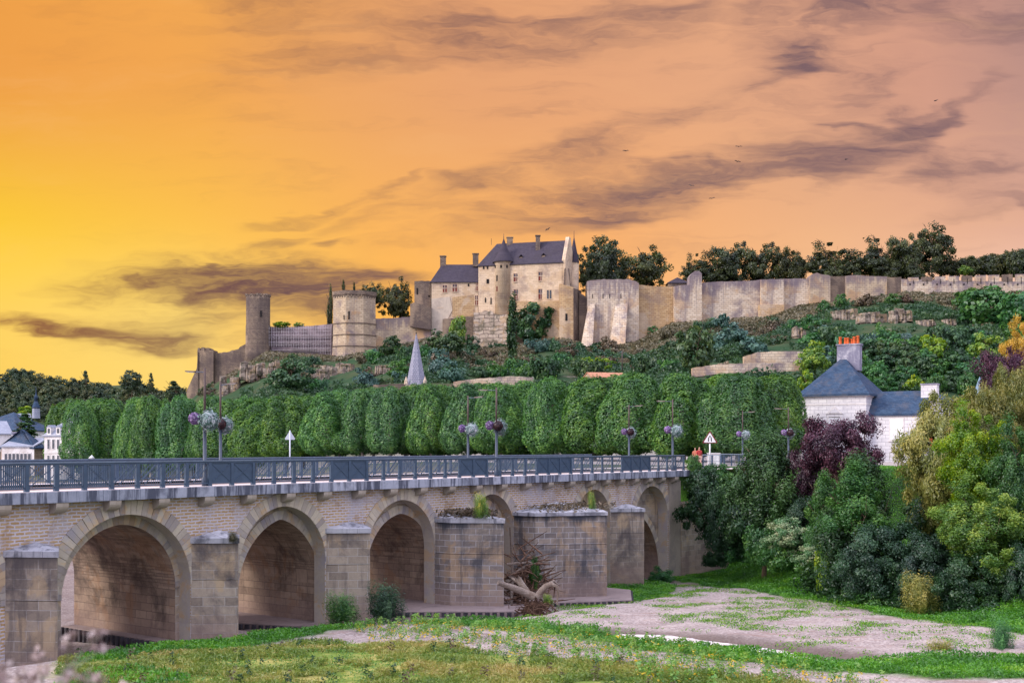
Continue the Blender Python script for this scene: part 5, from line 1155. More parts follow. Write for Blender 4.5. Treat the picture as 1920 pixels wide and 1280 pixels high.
def crown(name, m, rx, ry, rz, nc, nl, leaf, seed=0, shape='round', cr=.22, inner=.5, tipup=0., vary=.25, flat=.7, aspect=1.6, jit=.7, hang=0.):
    """leaves in clumps through a crown volume whose base is at z=0"""
    g = np.random.default_rng(seed)
    d = g.normal(0, 1, (nc,3)); d /= np.linalg.norm(d, axis=1, keepdims=True)
    rr = inner+(1-inner)*g.random(nc)**.6
    lump = 1+vary*(np.sin(d[:,0]*3.1+seed)*np.cos(d[:,1]*2.7+seed*1.7)+.6*np.sin(d[:,2]*4+seed*.7+d[:,0]*3))
    if shape == 'column':
        z = g.random(nc)**.9; a = g.uniform(0, 2*np.pi, nc)
        zq_ = np.clip((z-.38)/.62, 0, 1); prof = (1-zq_**2.3)**(1/2.3)*(.84+.16*np.sin(np.pi*np.clip(z*1.25, 0, 1)))
        r_ = (inner+(1-inner)*g.random(nc)**.5)*prof*(1+.5*vary*(np.sin(a*3+seed)+np.sin(a*5+z*7+seed)))
        c = np.stack([r_*np.cos(a), r_*np.sin(a), z*2-1], 1)
    elif shape == 'cone':
        z = g.random(nc)**1.25; a = g.uniform(0, 2*np.pi, nc); r_ = (inner+(1-inner)*g.random(nc)**.5)*(1-z)**.8*(1+vary*np.sin(a*3+seed+z*9))+.03
        c = np.stack([r_*np.cos(a), r_*np.sin(a), z*2-1], 1)
    elif shape == 'mound':
        d[:,2] = np.abs(d[:,2]); c = d*(rr*lump)[:,None]; c[:,2] = c[:,2]*2-1
    elif shape == 'spindle':
        z = g.random(nc); a = g.uniform(0, 2*np.pi, nc); r_ = (inner+(1-inner)*g.random(nc)**.5)*np.sin(np.pi*np.clip(z*.88+.1, 0, 1))**.6
        c = np.stack([r_*np.cos(a), r_*np.sin(a), z*2-1], 1)
    else: c = d*(rr*lump)[:,None]
    c = c*np.array([rx, ry, rz]); k = nl//nc; n = nc*k
    cs = np.repeat(c, k, 0); sc = cr*min(rx, ry)*np.repeat(g.uniform(.6, 1.35, nc), k)
    off = g.normal(0, 1, (n,3)); off /= np.linalg.norm(off, axis=1, keepdims=True); off *= (g.random(n)**.45)[:,None]
    off = off*sc[:,None]*np.array([1,1,flat+tipup*1.2])
    if hang: off[:,2] -= g.random(n)**1.5*hang*sc*2
    Pp = cs+off; Pp[:,2] += rz
    cn = c/np.array([rx,ry,rz])**2; cn /= np.linalg.norm(cn, axis=1, keepdims=True)+1e-9
    on = off/(np.linalg.norm(off, axis=1, keepdims=True)+1e-9)
    N = np.repeat(cn, k, 0)*.8+on*.9+np.array([0,0,.35])
    tint = np.repeat(g.uniform(.15, .8, nc), k)+g.normal(0, .13, n)+off[:,2]/(sc*4+1e-9)*.35
    keep = Pp[:,2] > -.2*rz
    return leafmesh(name, Pp[keep], N[keep], leaf, tint[keep], m, aspect, jit, seed+5)
def lobed_crown(name, m, lobes, nl, leaf, seed=0, jit=.45, rough=.12, aspect=1.7, fuzz=.3):
    """a dense clipped crown: leaves over the outer surface of overlapping rounded lobes (x, y, z, rx, rz)"""
    g = np.random.default_rng(seed); A = np.array(lobes, float); w = A[:,3]*A[:,4]; pick = g.choice(len(A), nl, p=w/w.sum())
    d = g.normal(0, 1, (nl,3)); d /= np.linalg.norm(d, axis=1, keepdims=True); L = A[pick]; rad = np.stack([L[:,3], L[:,3], L[:,4]], 1)
    bump = 1+rough*(np.sin(d[:,0]*9+pick*2.1)*np.cos(d[:,2]*11+pick)+np.sin(d[:,1]*13+d[:,2]*7+pick*1.3))*.5-np.abs(g.normal(0, rough*.8, nl))+(g.random(nl) < .06)*g.random(nl)*rough
    c = L[:,:3]+d*rad*bump[:,None]; N = d/rad; N /= np.linalg.norm(N, axis=1, keepdims=True)
    keep = np.ones(nl, bool)
    for i, (x, y, z, rx, rz) in enumerate(lobes):
        q = ((c[:,0]-x)/rx)**2+((c[:,1]-y)/rx)**2+((c[:,2]-z)/rz)**2; keep &= ~((q < .62)&(pick != i))
    c, N, pick, d = c[keep], N[keep], pick[keep], d[keep]; n = len(c)
    t = .36+.30*np.sin(c[:,0]*2.1+c[:,2]*1.3+seed)*np.cos(c[:,1]*2.3-c[:,2]*.9)*.7+g.normal(0, .16, n)+g.uniform(-.08, .12, len(A))[pick]
    return leafmesh(name, c, N+np.array([0,0,.25]), leaf, t, m, aspect, jit, seed+3)
def trunkmesh(name, h, r, m, seed=0, limbs=6, spread=.5, top=.8, lean=0.):
    rnd_ = random.Random(seed); mb = MB(); lx = rnd_.uniform(-lean, lean)
    path = [(lx*h*(i/5)**1.5+rnd_.uniform(-.02,.02)*h*(i>0), rnd_.uniform(-.02,.02)*h*(i>0), h*top*i/5) for i in range(6)]
    mb.tube(path, [r*(1.25 if i == 0 else 1-.16*i) for i in range(6)], 8)
    for k in range(limbs):
        i = rnd_.choice([2,3,3,4,4,5]); p = Vector(path[i]); a = 2*math.pi*(k/limbs)+rnd_.uniform(-.4,.4); L = h*spread*rnd_.uniform(.5,1.0)
        e = p+Vector((math.cos(a)*L*.75, math.sin(a)*L*.75, L*rnd_.uniform(.45,.9))); mid = p.lerp(e, .5)+Vector((0,0,L*.06))
        mb.tube([p, mid, e], [r*.42, r*.26, r*.09], 5)
        for q in range(2):
            f = mid.lerp(e, rnd_.uniform(.1,.7)); mb.tube([f, f+Vector((rnd_.uniform(-1,1), rnd_.uniform(-1,1), rnd_.uniform(.2,1)))*L*.35], [r*.15, r*.05], 4)
    o = mb.build(name, m); me = o.data; bpy.data.objects.remove(o); return me
M['bark'] = plain('bark', (.10,.075,.055), .95, .35, 4); M['bark_pale'] = plain('pale bark', (.30,.28,.25), .9, .35, 4)
G = {
 'plane': leafmat('plane leaves', [(.024,.088,.024), (.060,.18,.036), (.135,.30,.046), (.27,.43,.06)], .42, .03),
 'oak': leafmat('dark tree leaves', [(.014,.022,.008), (.035,.05,.014), (.06,.085,.02), (.12,.13,.03)], .3, .06),
 'ridge': leafmat('ridge tree leaves', [(.024,.045,.024), (.045,.08,.035), (.085,.115,.045), (.17,.17,.06)], .3, .08),
 'scrub': leafmat('scrub leaves', [(.018,.055,.022), (.033,.09,.033), (.058,.13,.042), (.11,.18,.055)], .3, .08),
 'teal': leafmat('grey green leaves', [(.035,.085,.07), (.055,.13,.105), (.085,.175,.14), (.13,.23,.18)], .25, .04),
 'dry': leafmat('dry brush', [(.055,.045,.03), (.10,.085,.045), (.15,.12,.07), (.20,.155,.10)], .25, .08),
 'bright': leafmat('bright green leaves', [(.035,.11,.012), (.09,.21,.016), (.20,.33,.02), (.42,.50,.035)], .4, .015),  # brighter yellow green than the lush leaf colour
 'lush': leafmat('lush green leaves', [(.018,.085,.022), (.035,.14,.032), (.065,.20,.04), (.13,.30,.05)], .35, .06),
 'yellow': leafmat('yellow leaves', [(.30,.22,.03), (.48,.34,.04), (.62,.42,.06), (.75,.52,.09)], .4, .03),
 'willow': leafmat('willow leaves', [(.10,.14,.035), (.17,.21,.055), (.28,.29,.08), (.42,.38,.10)], .35, .03),
 'purple': leafmat('purple leaves', [(.018,.006,.014), (.05,.014,.035), (.10,.03,.06), (.19,.07,.11)], .2, .02),
 'yew': leafmat('dark conifer leaves', [(.012,.035,.012), (.026,.07,.018), (.05,.115,.022), (.09,.17,.03)], .25, .03),
 'deep': leafmat('deep green leaves', [(.009,.036,.013), (.018,.064,.020), (.034,.10,.028), (.075,.155,.04)], .25, .05),
 'grass': leafmat('fresh grass', [(.03,.13,.012), (.055,.22,.015), (.10,.32,.02), (.22,.42,.04)], .35, .04),
 'meadow': leafmat('dry meadow grass', [(.09,.18,.025), (.18,.29,.045), (.33,.36,.08), (.50,.41,.14)], .3, .05),
 'weed': leafmat('yellowing weed leaves', [(.07,.20,.035), (.13,.30,.05), (.24,.40,.06), (.70,.52,.05)], .4, .03),
 'elder': leafmat('pale flowered shrub', [(.05,.16,.06), (.09,.22,.09), (.30,.38,.22), (.50,.52,.34)], .35, .03),
 'pinkdry': leafmat('dry pinkish seed heads', [(.16,.10,.09), (.28,.19,.18), (.40,.30,.29), (.62,.52,.52)], .3, .03),
 'flower_purple': leafmat('purple petals', [(.06,.04,.10), (.16,.08,.28), (.27,.15,.42), (.50,.42,.62)], .2, .02),
 'flower_white': leafmat('silver foliage', [(.06,.13,.11), (.15,.25,.24), (.32,.42,.44), (.66,.68,.76)], .3, .02),
 'flower_dark': leafmat('dark maroon foliage', [(.010,.004,.006), (.025,.008,.010), (.04,.012,.014), (.09,.035,.03)], .1, .01),
}
def tree(name, label, cat, x, y, z, cm, m, tm=None, s=(1,1,1), rz=0., lift=0., group=None, tmat=None, ts=None):
    r_ = empty(name, (x, y, z), rz, label, cat, group)
    link_mesh('crown', cm, r_, (0,0,lift), (0,0,0), s, m)
    if tm: link_mesh('trunk', tm, r_, (0,0,-.3), (0,0,0), ts or (1,1,1), tmat)
    return r_
def dims(me):
    a = np.zeros(len(me.vertices)*3, np.float32); me.vertices.foreach_get('co', a); a = a.reshape(-1,3)
    return np.percentile(a, 99.3, axis=0)-np.percentile(a, .7, axis=0)
rv = random.Random(77)
ORD = ['first','second','third','fourth','fifth','sixth','seventh','eighth','ninth','tenth','eleventh','twelfth','thirteenth','fourteenth','fifteenth','sixteenth','seventeenth','eighteenth','nineteenth','twentieth','twenty-first','twenty-second','twenty-third','twenty-fourth','twenty-fifth','twenty-sixth','twenty-seventh','twenty-eighth','twenty-ninth','thirtieth','thirty-first','thirty-second','thirty-third','thirty-fourth','thirty-fifth','thirty-sixth']
# -- avenue of plane trees on the far quay
def plane_lobes(seed):
    q = random.Random(seed); out = [(0, 0, 5.0, 2.3, 4.9)]
    for k in range(6):
        a = k*math.pi/3+q.uniform(-.35, .35); r_ = q.uniform(1.3, 2.0); h = q.uniform(3.2, 4.4); out.append((r_*math.cos(a), r_*math.sin(a), h+q.uniform(.2, .9), q.uniform(1.35, 1.9), h))
    for k in range(5): a = q.uniform(0, 6.28); out.append((1.1*math.cos(a), 1.1*math.sin(a), q.uniform(7.2, 8.4), q.uniform(.9, 1.3), q.uniform(1.2, 1.8)))
    for k in range(7): a = k*.9+q.uniform(-.3, .3); out.append((2.1*math.cos(a), 2.1*math.sin(a), q.uniform(1.4, 3.2), q.uniform(1.1, 1.6), q.uniform(1.2, 2.0)))
    return out
PC = [lobed_crown('plane_crown', G['plane'], plane_lobes(100+i), 70000, .145, 100+i, .38, .09) for i in range(5)]
PT = trunkmesh('plane_trunk', 9, .28, M['bark_pale'], 3, 5, .35)
TOPS = [(140,748),(200,745),(300,742),(450,740),(600,731),(700,722),(860,713),(940,708),(1010,708),(1170,697),(1240,703),(1310,702),(1360,692),(1420,689),(1480,704),(1500,712)]
a0, a1 = np.array([-82.5, 213.]), np.array([27.6, 124.8])
def avenue(n, off, lab, grp, dt=0.):
    for i in range(n):
        f = (i+.5+dt)/n; dn = np.array([.627, .78]); p = a0+(a1-a0)*f+dn*off; p[0] += rv.uniform(-1.1,1.1); p[1] += rv.uniform(-1.1,1.1)
        px = HX+F*p[0]/p[1]; top = float(np.interp(px, [a for a,b in TOPS], [b for a,b in TOPS]))+rv.uniform(-5, 7)+(2 if off else 0)
        if px > 1485: continue
        z = tz(*p); zt = EYE+(HY-top)/F*p[1]; base = min(z+1.5, EYE-1.2); H = zt-base; w = rv.uniform(1.02, 1.34)
        tree('plane_tree', lab(i), 'plane tree', p[0], p[1], z, PC[rv.randrange(5)], G['plane'], PT, (w, w, H/10.1), rv.uniform(0,6.3), base-z, grp)
avenue(21, 0, lambda i: f'pollarded plane tree behind the bridge, {ORD[i]} from the left in the front row', 'plane trees in the front row of the avenue')
avenue(19, 7.5, lambda i: 'pollarded plane tree in the rear avenue row, topping out between the front trees', 'plane trees in the rear row of the avenue', .3)
for px_, Y_, top_, w_, lb_ in ((1455, 127.5, 698, 1.08, 'last pollarded plane tree of the avenue, standing beside the white house'), (780, 171, 717, 1.15, 'pollarded plane tree of the avenue directly below the slate steeple'), (800, 166, 716, 1.1, 'pollarded plane tree of the avenue just right of the slate steeple'), (152, 199, 747, 1.0, 'first pollarded plane tree of the avenue, overlapping the mansard house')):
    x_, y_ = XY(px_, Y_); z_ = tz(x_, y_); zt_ = EYE+(HY-top_)/F*Y_; b_ = min(z_+1.2, EYE-1.4)
    tree('plane_tree', lb_, 'plane tree', x_, y_, z_, PC[2], G['plane'], PT, (w_, w_, (zt_-b_)/10.1), 1.0, b_-z_, 'plane trees in the front row of the avenue')
# -- trees on the castle plateau and skyline
OC = [crown('open_crown', G['oak'], 5, 5, 5, 100, 9500, .34, 200+i, 'round', .24, .35, 0, .5, .75) for i in range(5)]
OT = trunkmesh('tree_trunk', 10, .35, M['bark'], 8, 9, .6)
def px_tree(name, label, cat, px, ptop, pbot, w, Y, cms, m, tm=None, group=None, lift=.0, tmat=None, hh=10., ww=10., vis=1.):
    """a tree w px wide whose crown reaches from ptop down to pbot; stands on the ground below"""
    x, y = XY(px, Y); g = tz(x, y); zt = EYE+(HY-ptop)/F*Y; zb = EYE+(HY-pbot)/F*Y; H = zt-zb; cm = cms[rv.randrange(len(cms))] if isinstance(cms, list) else cms
    d = dims(cm); s = (w*Y/F/d[0], w*Y/F/d[0], H/d[2]); base = min(g, zb)
    return tree(name, label, cat, x, y, base, cm, m, tm, s, rv.uniform(-.5,.5) if True else 0, zb-base, group, tmat, (s[0]*.8, s[0]*.8, max((zt-base), 1)/10.5) if tm else None)
sky = [(1128,448,528,60,400,'tallest of the dark trees just right of the royal lodging'),(1103,490,530,34,396,'short dark tree hugging the right gable of the royal lodging'),(1158,482,530,40,402,'dark tree between the tall tree and the airy tree'),
       (1212,466,533,66,404,'airy dark tree with sky showing through, alone above the ochre wall'),(1300,473,525,34,402,'thin airy tree directly behind the broken pier'),(1336,468,528,60,404,'dense dark tree just right of the broken pier'),(1372,463,528,56,406,'round topped dark tree above the long white wall'),
       (1425,465,526,62,404,'broad olive dark tree above the wall buttress'),(1468,466,525,44,402,'dark tree at the right side of the broad olive tree'),(1493,478,525,36,404,'low round dark tree above the stained white wall'),
       (1550,450,518,66,404,'wide airy tree above the raised wall corner'),(1600,470,518,50,402,'brown green bushy tree right of the wide airy tree'),(1648,442,518,66,404,'big dark tree above the golden wall section'),(1700,446,520,52,406,'dark tree left of the tallest skyline tree'),
       (1748,421,500,66,408,'tallest skyline tree above the crenellated wall'),(1715,478,521,40,400,'small olive bush tree at the start of the merlons'),(1660,488,521,44,399,'low dark filler tree behind the golden wall'),(1570,488,520,40,399,'low dark filler tree behind the raised wall corner')]
for px, a, b, w, Y, lb in sky: px_tree('broadleaf_tree', lb, 'tree', px, a, b+14, w*1.3, Y, OC, G['oak'], OT, 'trees on the castle plateau')
for px, a, b, w, Y, lb in [(738,527,600,42,400,'bushy dark tree right behind the polygonal tower'),(700,530,580,34,402,'dark tree top just above the polygonal tower crown'),(752,540,600,34,399,'rounded dark tree above the pale curtain wall'),(686,533,560,22,403,'smallest dark treetop above the polygonal tower')]:
    px_tree('broadleaf_tree', lb, 'tree', px, a, b, w*1.2, Y, OC, G['oak'], OT, 'trees on the castle plateau')
CY = crown('cypress_crown', G['yew'], 1.0, 1.0, 5, 70, 2600, .30, 300, 'spindle', .5, .2, 1.5, .05, 1.5)
for px, a, b, w, lb in [(620,531,612,7,'tall narrow cypress left of the polygonal tower'),(615.5,566,612,6,'short cypress beside the tall one left of the polygonal tower'),(644,523,556,6,'cypress tip above the middle of the polygonal tower'),(664,527,556,4.5,'thin cypress tip above the right half of the polygonal tower')]:
    px_tree('cypress', lb, 'cypress', px, a, b, w, 404, CY, G['oak'], OT, 'cypresses by the polygonal tower')
HC = [crown('dense_crown', G['scrub'], 3, 3, 3, 60, 3000, .36, 400+i, 'round', .30, .55, 0, .25, .8) for i in range(4)]
BU = [crown('bush', G['scrub'], 2.4, 2.4, 1.1, 45, 1500, .34, 420+i, 'mound', .34, .5, 0, .35, .8) for i in range(5)]
for i in range(26):     # hedge line of trees on the right skyline
    px = 1765+i*9.5; Y = 415+rv.uniform(-5,5)
    px_tree('hedgerow_tree', 'low dark tree in the long hedgerow on the skyline above the merlons', 'tree', px, float(np.interp(px, [1765,1830,1900,2000],[490,484,470,462]))+rv.uniform(-4,4), 516, rv.uniform(22,32), Y, HC, G['oak'], None, 'hedgerow above the crenellated wall')
px_tree('bush', 'bright green bush right behind the merlons', 'bush', 1810, 498, 514, 26, 396, HC, G['bright'])
px_tree('bush', 'bright shrub tops above the left end of the scaffolded wall', 'bush', 528, 603, 614, 30, 398, HC, G['bright']); px_tree('bush', 'bright shrub top above the middle of the scaffolded wall', 'bush', 560, 604, 614, 18, 398, HC, G['bright'])
# -- distant wooded ridge on the left
RC = [crown('ridge_crown', G['ridge'], 6, 6, 6, 70, 3600, .62, 500+i, 'round', .26, .5, 0, .3, .8) for i in range(5)]
cone = crown('pine_crown', G['ridge'], 3, 3, 7, 90, 2600, .5, 520, 'cone', .3, .3, 0, .3, .6)
prof = [(-40,702),(0,700),(40,696),(90,699),(120,705),(150,706),(200,712),(216,728),(232,735),(245,708),(262,712),(280,728),(300,725),(335,722),(350,732),(380,738)]
for r_i, (Y, dn, n) in enumerate(((560, 0, 26), (505, 17, 24), (455, 36, 20), (410, 54, 18))):
    for i in range(n):
        px = -30+(385+(40 if r_i > 1 else 0))*(i+.5)/n+rv.uniform(-5,5); top = float(np.interp(px, [a for a,b in prof], [b for a,b in prof]))
        top = max(top, 696)+dn+rv.uniform(-4, 8); w = rv.uniform(30,50)
        px_tree('ridge_tree', 'broadleaf tree on the distant wooded ridge left of the castle hill', 'tree', px, top, top+w*.95, w, Y+rv.uniform(-8,8), RC, G['ridge'], None, 'trees on the distant ridge')
px_tree('round_tree', 'round topped tree standing out on the distant ridge skyline', 'tree', 247, 693, 732, 40, 500, RC, G['ridge'], OT)
px_tree('pine_tree', 'pointed fir on the distant ridge skyline left of the lone round tree', 'tree', 160, 695, 745, 22, 520, cone, G['ridge'], OT)
px_tree('pine_tree', 'small dark pine on the ridge between the round tree and the street lamp', 'tree', 283, 699, 735, 15, 510, cone, G['ridge'], OT)
px_tree('cedar_tree', 'flat topped cedar on the ridge just left of the nearest street lamp', 'tree', 325, 714, 745, 38, 480, cone, G['ridge'], OT)
px_tree('conifer', 'dark green conifer in front of the church between the white houses', 'tree', 47, 775, 826, 48, 235, cone, G['deep'], OT); px_tree('conifer', 'small dark conifer at the left edge behind the long white house', 'tree', 12, 808, 832, 24, 232, cone, G['deep'], OT)
px_tree('garden_tree', 'light green tree behind the small belfry', 'tree', 50, 762, 782, 26, 285, HC, G['bright'], OT); px_tree('garden_tree', 'light green tree right of the church roof', 'tree', 118, 770, 785, 26, 285, HC, G['bright'], OT)
# -- hillside vegetation
def hill_plant(name, label, cat, px, py, w, h, cms, m, group=None, tm=None):
    Y = hill_Y(px, py); x, y = XY(px, Y); cm = cms[rv.randrange(len(cms))] if isinstance(cms, list) else cms; d = dims(cm); k = Y/F
    z = tz(x, y)
    if cat == 'bush':
        o = link_mesh(name, cm, None, (x, y, z-.3), (0,0,rv.uniform(0,6.3)), (w*k/d[0], w*k/d[0], h*k/d[2]), m); tag(o, label, cat, group); return o
    return tree(name, label, cat, x, y, z-.3, cm, m, tm, (w*k/d[0], w*k/d[0], h*k/d[2]), rv.uniform(0,6.3), 0, group, None, (w*k/d[0]*.4, w*k/d[0]*.4, h*k/10))
named = [('conifer',"columnar dark evergreen at the foot of the round stair turret",'tree',961,672,22,125,CY,'deep'),('ivy_bush','dark bushy tree mass under the lodging windows','tree',1000,640,62,70,HC,'deep'),('ivy_bush','pointed dark shrub growing up the ochre base wall','tree',990,600,22,36,CY,'deep'),
 ('shrub','round grey green shrub below the royal lodging base','bush',1010,660,50,28,BU,'teal'),('bright_bush','bright yellow green bush below the lower wing','bush',857,655,34,60,HC,'bright'),('bush','dark green bush left of the rubble buttress','bush',838,668,60,50,HC,'scrub'),
 ('bush','dark green bush right of the bright yellow green bush','bush',884,660,28,34,HC,'scrub'),('tree','round domed green pine tree below the dark ruined tower','tree',547,735,72,62,HC,'scrub'),('bush','blue green bush below the polygonal tower right of the domed pine','bush',600,738,46,32,BU,'lush'),
 ('bush','dark green bush at the foot of the pale curtain wall','bush',735,672,46,44,HC,'scrub'),('bush','blue grey bush below the rubble cliff','bush',685,722,46,34,BU,'teal'),('bush','green bush left of the slate steeple','bush',748,712,40,40,HC,'lush'),
 ('bush','grey green cloud shaped shrub below the long white wall','bush',1375,638,66,34,BU,'teal'),('bush','grey green mound shrub above the upper terrace wall','bush',1410,662,60,34,BU,'teal'),('bush','grey green shrub on the slope left of the cloud shaped one','bush',1345,655,44,26,BU,'teal'),
 ('tree','dark olive tree on the slope below the broken pier','tree',1307,700,60,86,HC,'scrub'),('bush','bright yellow green bush left of the orange roof','bush',1100,702,44,34,HC,'bright'),('bush','second bright green bush right of the orange roof','bush',1128,698,44,30,HC,'bright'),
 ('bush','small green bush at the foot of the ochre curtain wall','bush',1223,606,26,20,HC,'lush'),('tree','round bright green tree between terrace walls and white house','tree',1524,700,56,50,HC,'bright'),('tree','light yellow green young tree left of the white house roof','tree',1512,735,34,44,HC,'bright'),
 ('tree','round dark green bush on the wall foot below the golden wall','tree',1577,578,24,30,HC,'lush'),('tree','pointed dark green bush left of the golden wall section','tree',1546,585,22,24,HC,'lush'),('bush','grey green rounded shrub right of the big chimney','bush',1625,660,56,40,BU,'teal'),('bush','grey green shrub in the middle of the right slope','bush',1700,652,60,30,BU,'teal'),
 ('tree','bright yellow green tree in the right hillside wood','tree',1752,690,52,60,HC,'bright'),('tree','big lush green tree right below the merlons','tree',1850,610,100,78,HC,'lush'),('tree','second lush green tree below the rightmost merlons','tree',1910,625,80,78,HC,'lush'),('tree','lush green tree below the fourth merlon','tree',1822,590,50,50,HC,'lush'),
 ('bush','green bush below the short dark stained wall','bush',1675,570,26,22,HC,'lush'),('tree','bright green tree low on the right hillside','tree',1850,690,66,66,HC,'bright'),('bush','teal bush under the slope path at right','bush',1790,655,50,32,BU,'teal')]
for nm, lb, ct_, px, py, w, h, cm, mk in named: hill_plant(nm, lb, ct_, px, py, w, h, cm, G[mk], tm=OT if ct_ == 'tree' else None)
kinds = {'scrub': 'dark green scrub bush on the castle hillside', 'teal': 'grey green scrub bush on the castle hillside', 'dry': 'brown dry brush clump on the castle hillside', 'lush': 'fresh green bush on the castle hillside', 'bright': 'bright yellow green bush on the castle hillside', 'deep': 'deep green bush on the castle hillside'}
cnt = 0
for i in range(330):
    px = rv.uniform(385, 1950); f = foot(px); low = float(np.interp(px, [380,700,1000,1500,1600,1950],[745,728,712,700,740,740]))
    py = f+8+(low-f-8)*rv.random()**.9
    if rv.random() < .35 and (py-f) < 55: mk = 'dry'
    else: mk = rv.choice(['scrub','scrub','teal','lush','deep','scrub'] if px < 1500 else ['lush','lush','scrub','teal','deep','bright'])
    if mk == 'bright' and rv.random() < .4: mk = 'lush'
    if bare(px, py) or bare(px, py-10): continue
    w = rv.uniform(22, 56)*(1.25 if py > f+60 else .8); h = w*rv.uniform(.4, .75)
    if 1270 < px < 1520 and py > 648: w *= .6; h *= .5
    hill_plant('scrub_bush', kinds[mk], 'bush', px, py, w, h, BU, G[mk], 'bushes on the castle hillside'); cnt += 1
for i in range(44):     # wood on the lower right hillside
    px = 1600+345*rv.random(); py = rv.uniform(660, 745)
    hill_plant('hillside_tree', 'lush green tree in the wood on the lower right hillside', 'tree', px, py, rv.uniform(36,60), rv.uniform(36,56), HC, G[rv.choice(['lush','lush','scrub','deep'])], 'wood on the lower right hillside', OT)
# low scrub cover (nobody could count it)
def scatter(name, m, X, Y, hgt, leaf, tint, seed, up=.6, sink=0., aspect=1.6, Z=None, jit=.6):
    g = np.random.default_rng(seed); Zt = terrain(X, Y) if Z is None else Z
    Pp = np.stack([X, Y, Zt+hgt*g.random(len(X))-sink], 1); N = g.normal(0, 1, Pp.shape)*.6+np.array([0,-.3,up])
    me = leafmesh(name, Pp, N, leaf, tint, m, aspect, jit, seed); o = bpy.data.objects.new(name, me); col.objects.link(o); return o
g = np.random.default_rng(5)
n = 330000; px = g.uniform(385, 2000, n); Y = g.uniform(240, 390, n); X = (px-HX)/F*Y
Z_ = terrain(X, Y); py_ = HY-(Z_-EYE)/Y*F
keep = (fbm(X*.09, Y*.09, 55) > .40)&(fbm(X*.35, Y*.35, 56) > .38)
for rx_, ry_, rw_, rh_, _l in ROCKS: keep &= ~((np.abs(px-rx_) < rw_*.5+3)&(py_-ry_ > -rh_*.4)&(py_-ry_ < rh_*.7+12))
for _l, pts_, h_, _m in TERR:
    yy_ = np.interp(px, [a for a,b in pts_], [b for a,b in pts_]); keep &= ~((px > pts_[0][0]-5)&(px < pts_[-1][0]+5)&(py_-yy_ > -1)&(py_-yy_ < h_+10))
X, Y = X[keep], Y[keep]; tt_ = fbm(X*.06, Y*.06, 61)
mm = tt_+.45*np.clip((358-Y)/60,-.3,1) > .50
tag(scatter('hillside_scrub', G['scrub'], X[mm], Y[mm], .3+2.0*fbm(X[mm]*.16, Y[mm]*.16, 7)**2*1.6, .5, fbm(X[mm]*.3, Y[mm]*.3, 8)*1.2-.1, 1), kind='stuff', label='low green scrub covering the castle hillside')
tag(scatter('hillside_brush', G['dry'], X[~mm], Y[~mm], .8, .5, fbm(X[~mm]*.3, Y[~mm]*.3, 9)*1.2-.1, 2), kind='stuff', label='brown dry brush covering the castle hillside')

# -- right river bank: big plants
def bank(name, label, cat, px, ptop, pbase, w, Y, cm, m, tm=None, group=None, s3=None, rz=None, dz=0.):
    x, y = XY(px, Y); z = tz(x, y); zt = EYE+(HY-ptop)/F*Y; zb = min(EYE+(HY-pbase)/F*Y, zt-.5)
    d = dims(cm); sx = w*Y/F/d[0]; base = min(z, zb)
    return tree(name, label, cat, x, y, base, cm, m, tm, (sx, sx, (zt-zb)/d[2]), rv.uniform(-.6,.6) if rz is None else rz, zb-base, group, None, (sx*.42+.1, sx*.42+.1, (zt-base)/11.5))
ivyC = crown('ivy_crown', G['deep'], 2.2, 1.6, 2.0, 70, 16000, .12, 601, 'round', .34, .5, 0, .3, .8)
yewC = crown('yew_crown', G['yew'], 2.3, 2.3, 3.6, 170, 34000, .095, 602, 'column', .30, .45, .9, .45, .9, 2.4)
purC = crown('plum_crown', G['purple'], 3.6, 3.2, 2.6, 120, 30000, .11, 603, 'round', .26, .45, 0, .35, .8)
ashC = crown('ash_crown', G['deep'], 3.2, 2.8, 4.6, 190, 52000, .105, 604, 'cone', .30, .35, .3, .4, .7, 2.2)
ashT = crown('young_ash_crown', G['lush'], 2.2, 2.0, 3.2, 90, 22000, .10, 611, 'cone', .34, .3, .5, .4, .8, 2.4)
wilC = crown('willow_crown', G['willow'], 4.4, 3.4, 3.6, 300, 80000, .08, 605, 'round', .20, .45, 0, .35, .9, 3.2, .6, .15)
locC = crown('locust_crown', G['bright'], 3.2, 2.8, 4.6, 240, 60000, .10, 606, 'round', .22, .35, 0, .5, .95, 2.2, .7, .35)
G['shade'] = leafmat('blackish green leaves', [(.007,.028,.011), (.013,.048,.017), (.026,.075,.025), (.05,.115,.035)], .25, .05)  # darker copy of the deep leaf green for the dark shrubs
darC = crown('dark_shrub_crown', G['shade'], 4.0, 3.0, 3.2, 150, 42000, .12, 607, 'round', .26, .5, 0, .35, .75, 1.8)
smlC = [crown('shrub_crown', G['lush'], 1.6, 1.4, 1.0, 60, 9000, .095, 620+i, 'mound', .36, .4, 0, .4, .9, 2.0) for i in range(4)]
feaC = crown('feathery_bush_crown', G['willow'], 1.2, 1.2, 1.5, 90, 9000, .045, 630, 'round', .35, .2, 1.6, .4, 1.6, 5.0, .5)
T = OT
bank('fig_shrub','dark glossy leaved shrub hanging over the bridge end and wing wall','shrub',1322,874,1000,96,84,ivyC,G['deep'])
bank('ivy','ivy curtain covering the last post of the bridge railing','ivy',1301,852,905,40,86.6,ivyC,G['lush'])
bank('ivy','green climbing foliage below the white sign pole','ivy',1345,868,930,84,87,ivyC,G['lush'])
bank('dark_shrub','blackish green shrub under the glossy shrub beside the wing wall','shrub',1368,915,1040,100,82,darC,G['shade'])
bank('yew_tree','dense dark yew tree left of the purple tree','tree',1432,812,985,128,80,yewC,G['yew'],T)
bank('plum_tree','purple leaved plum tree in front of the white house','tree',1574,788,905,148,77,purC,G['purple'],T)
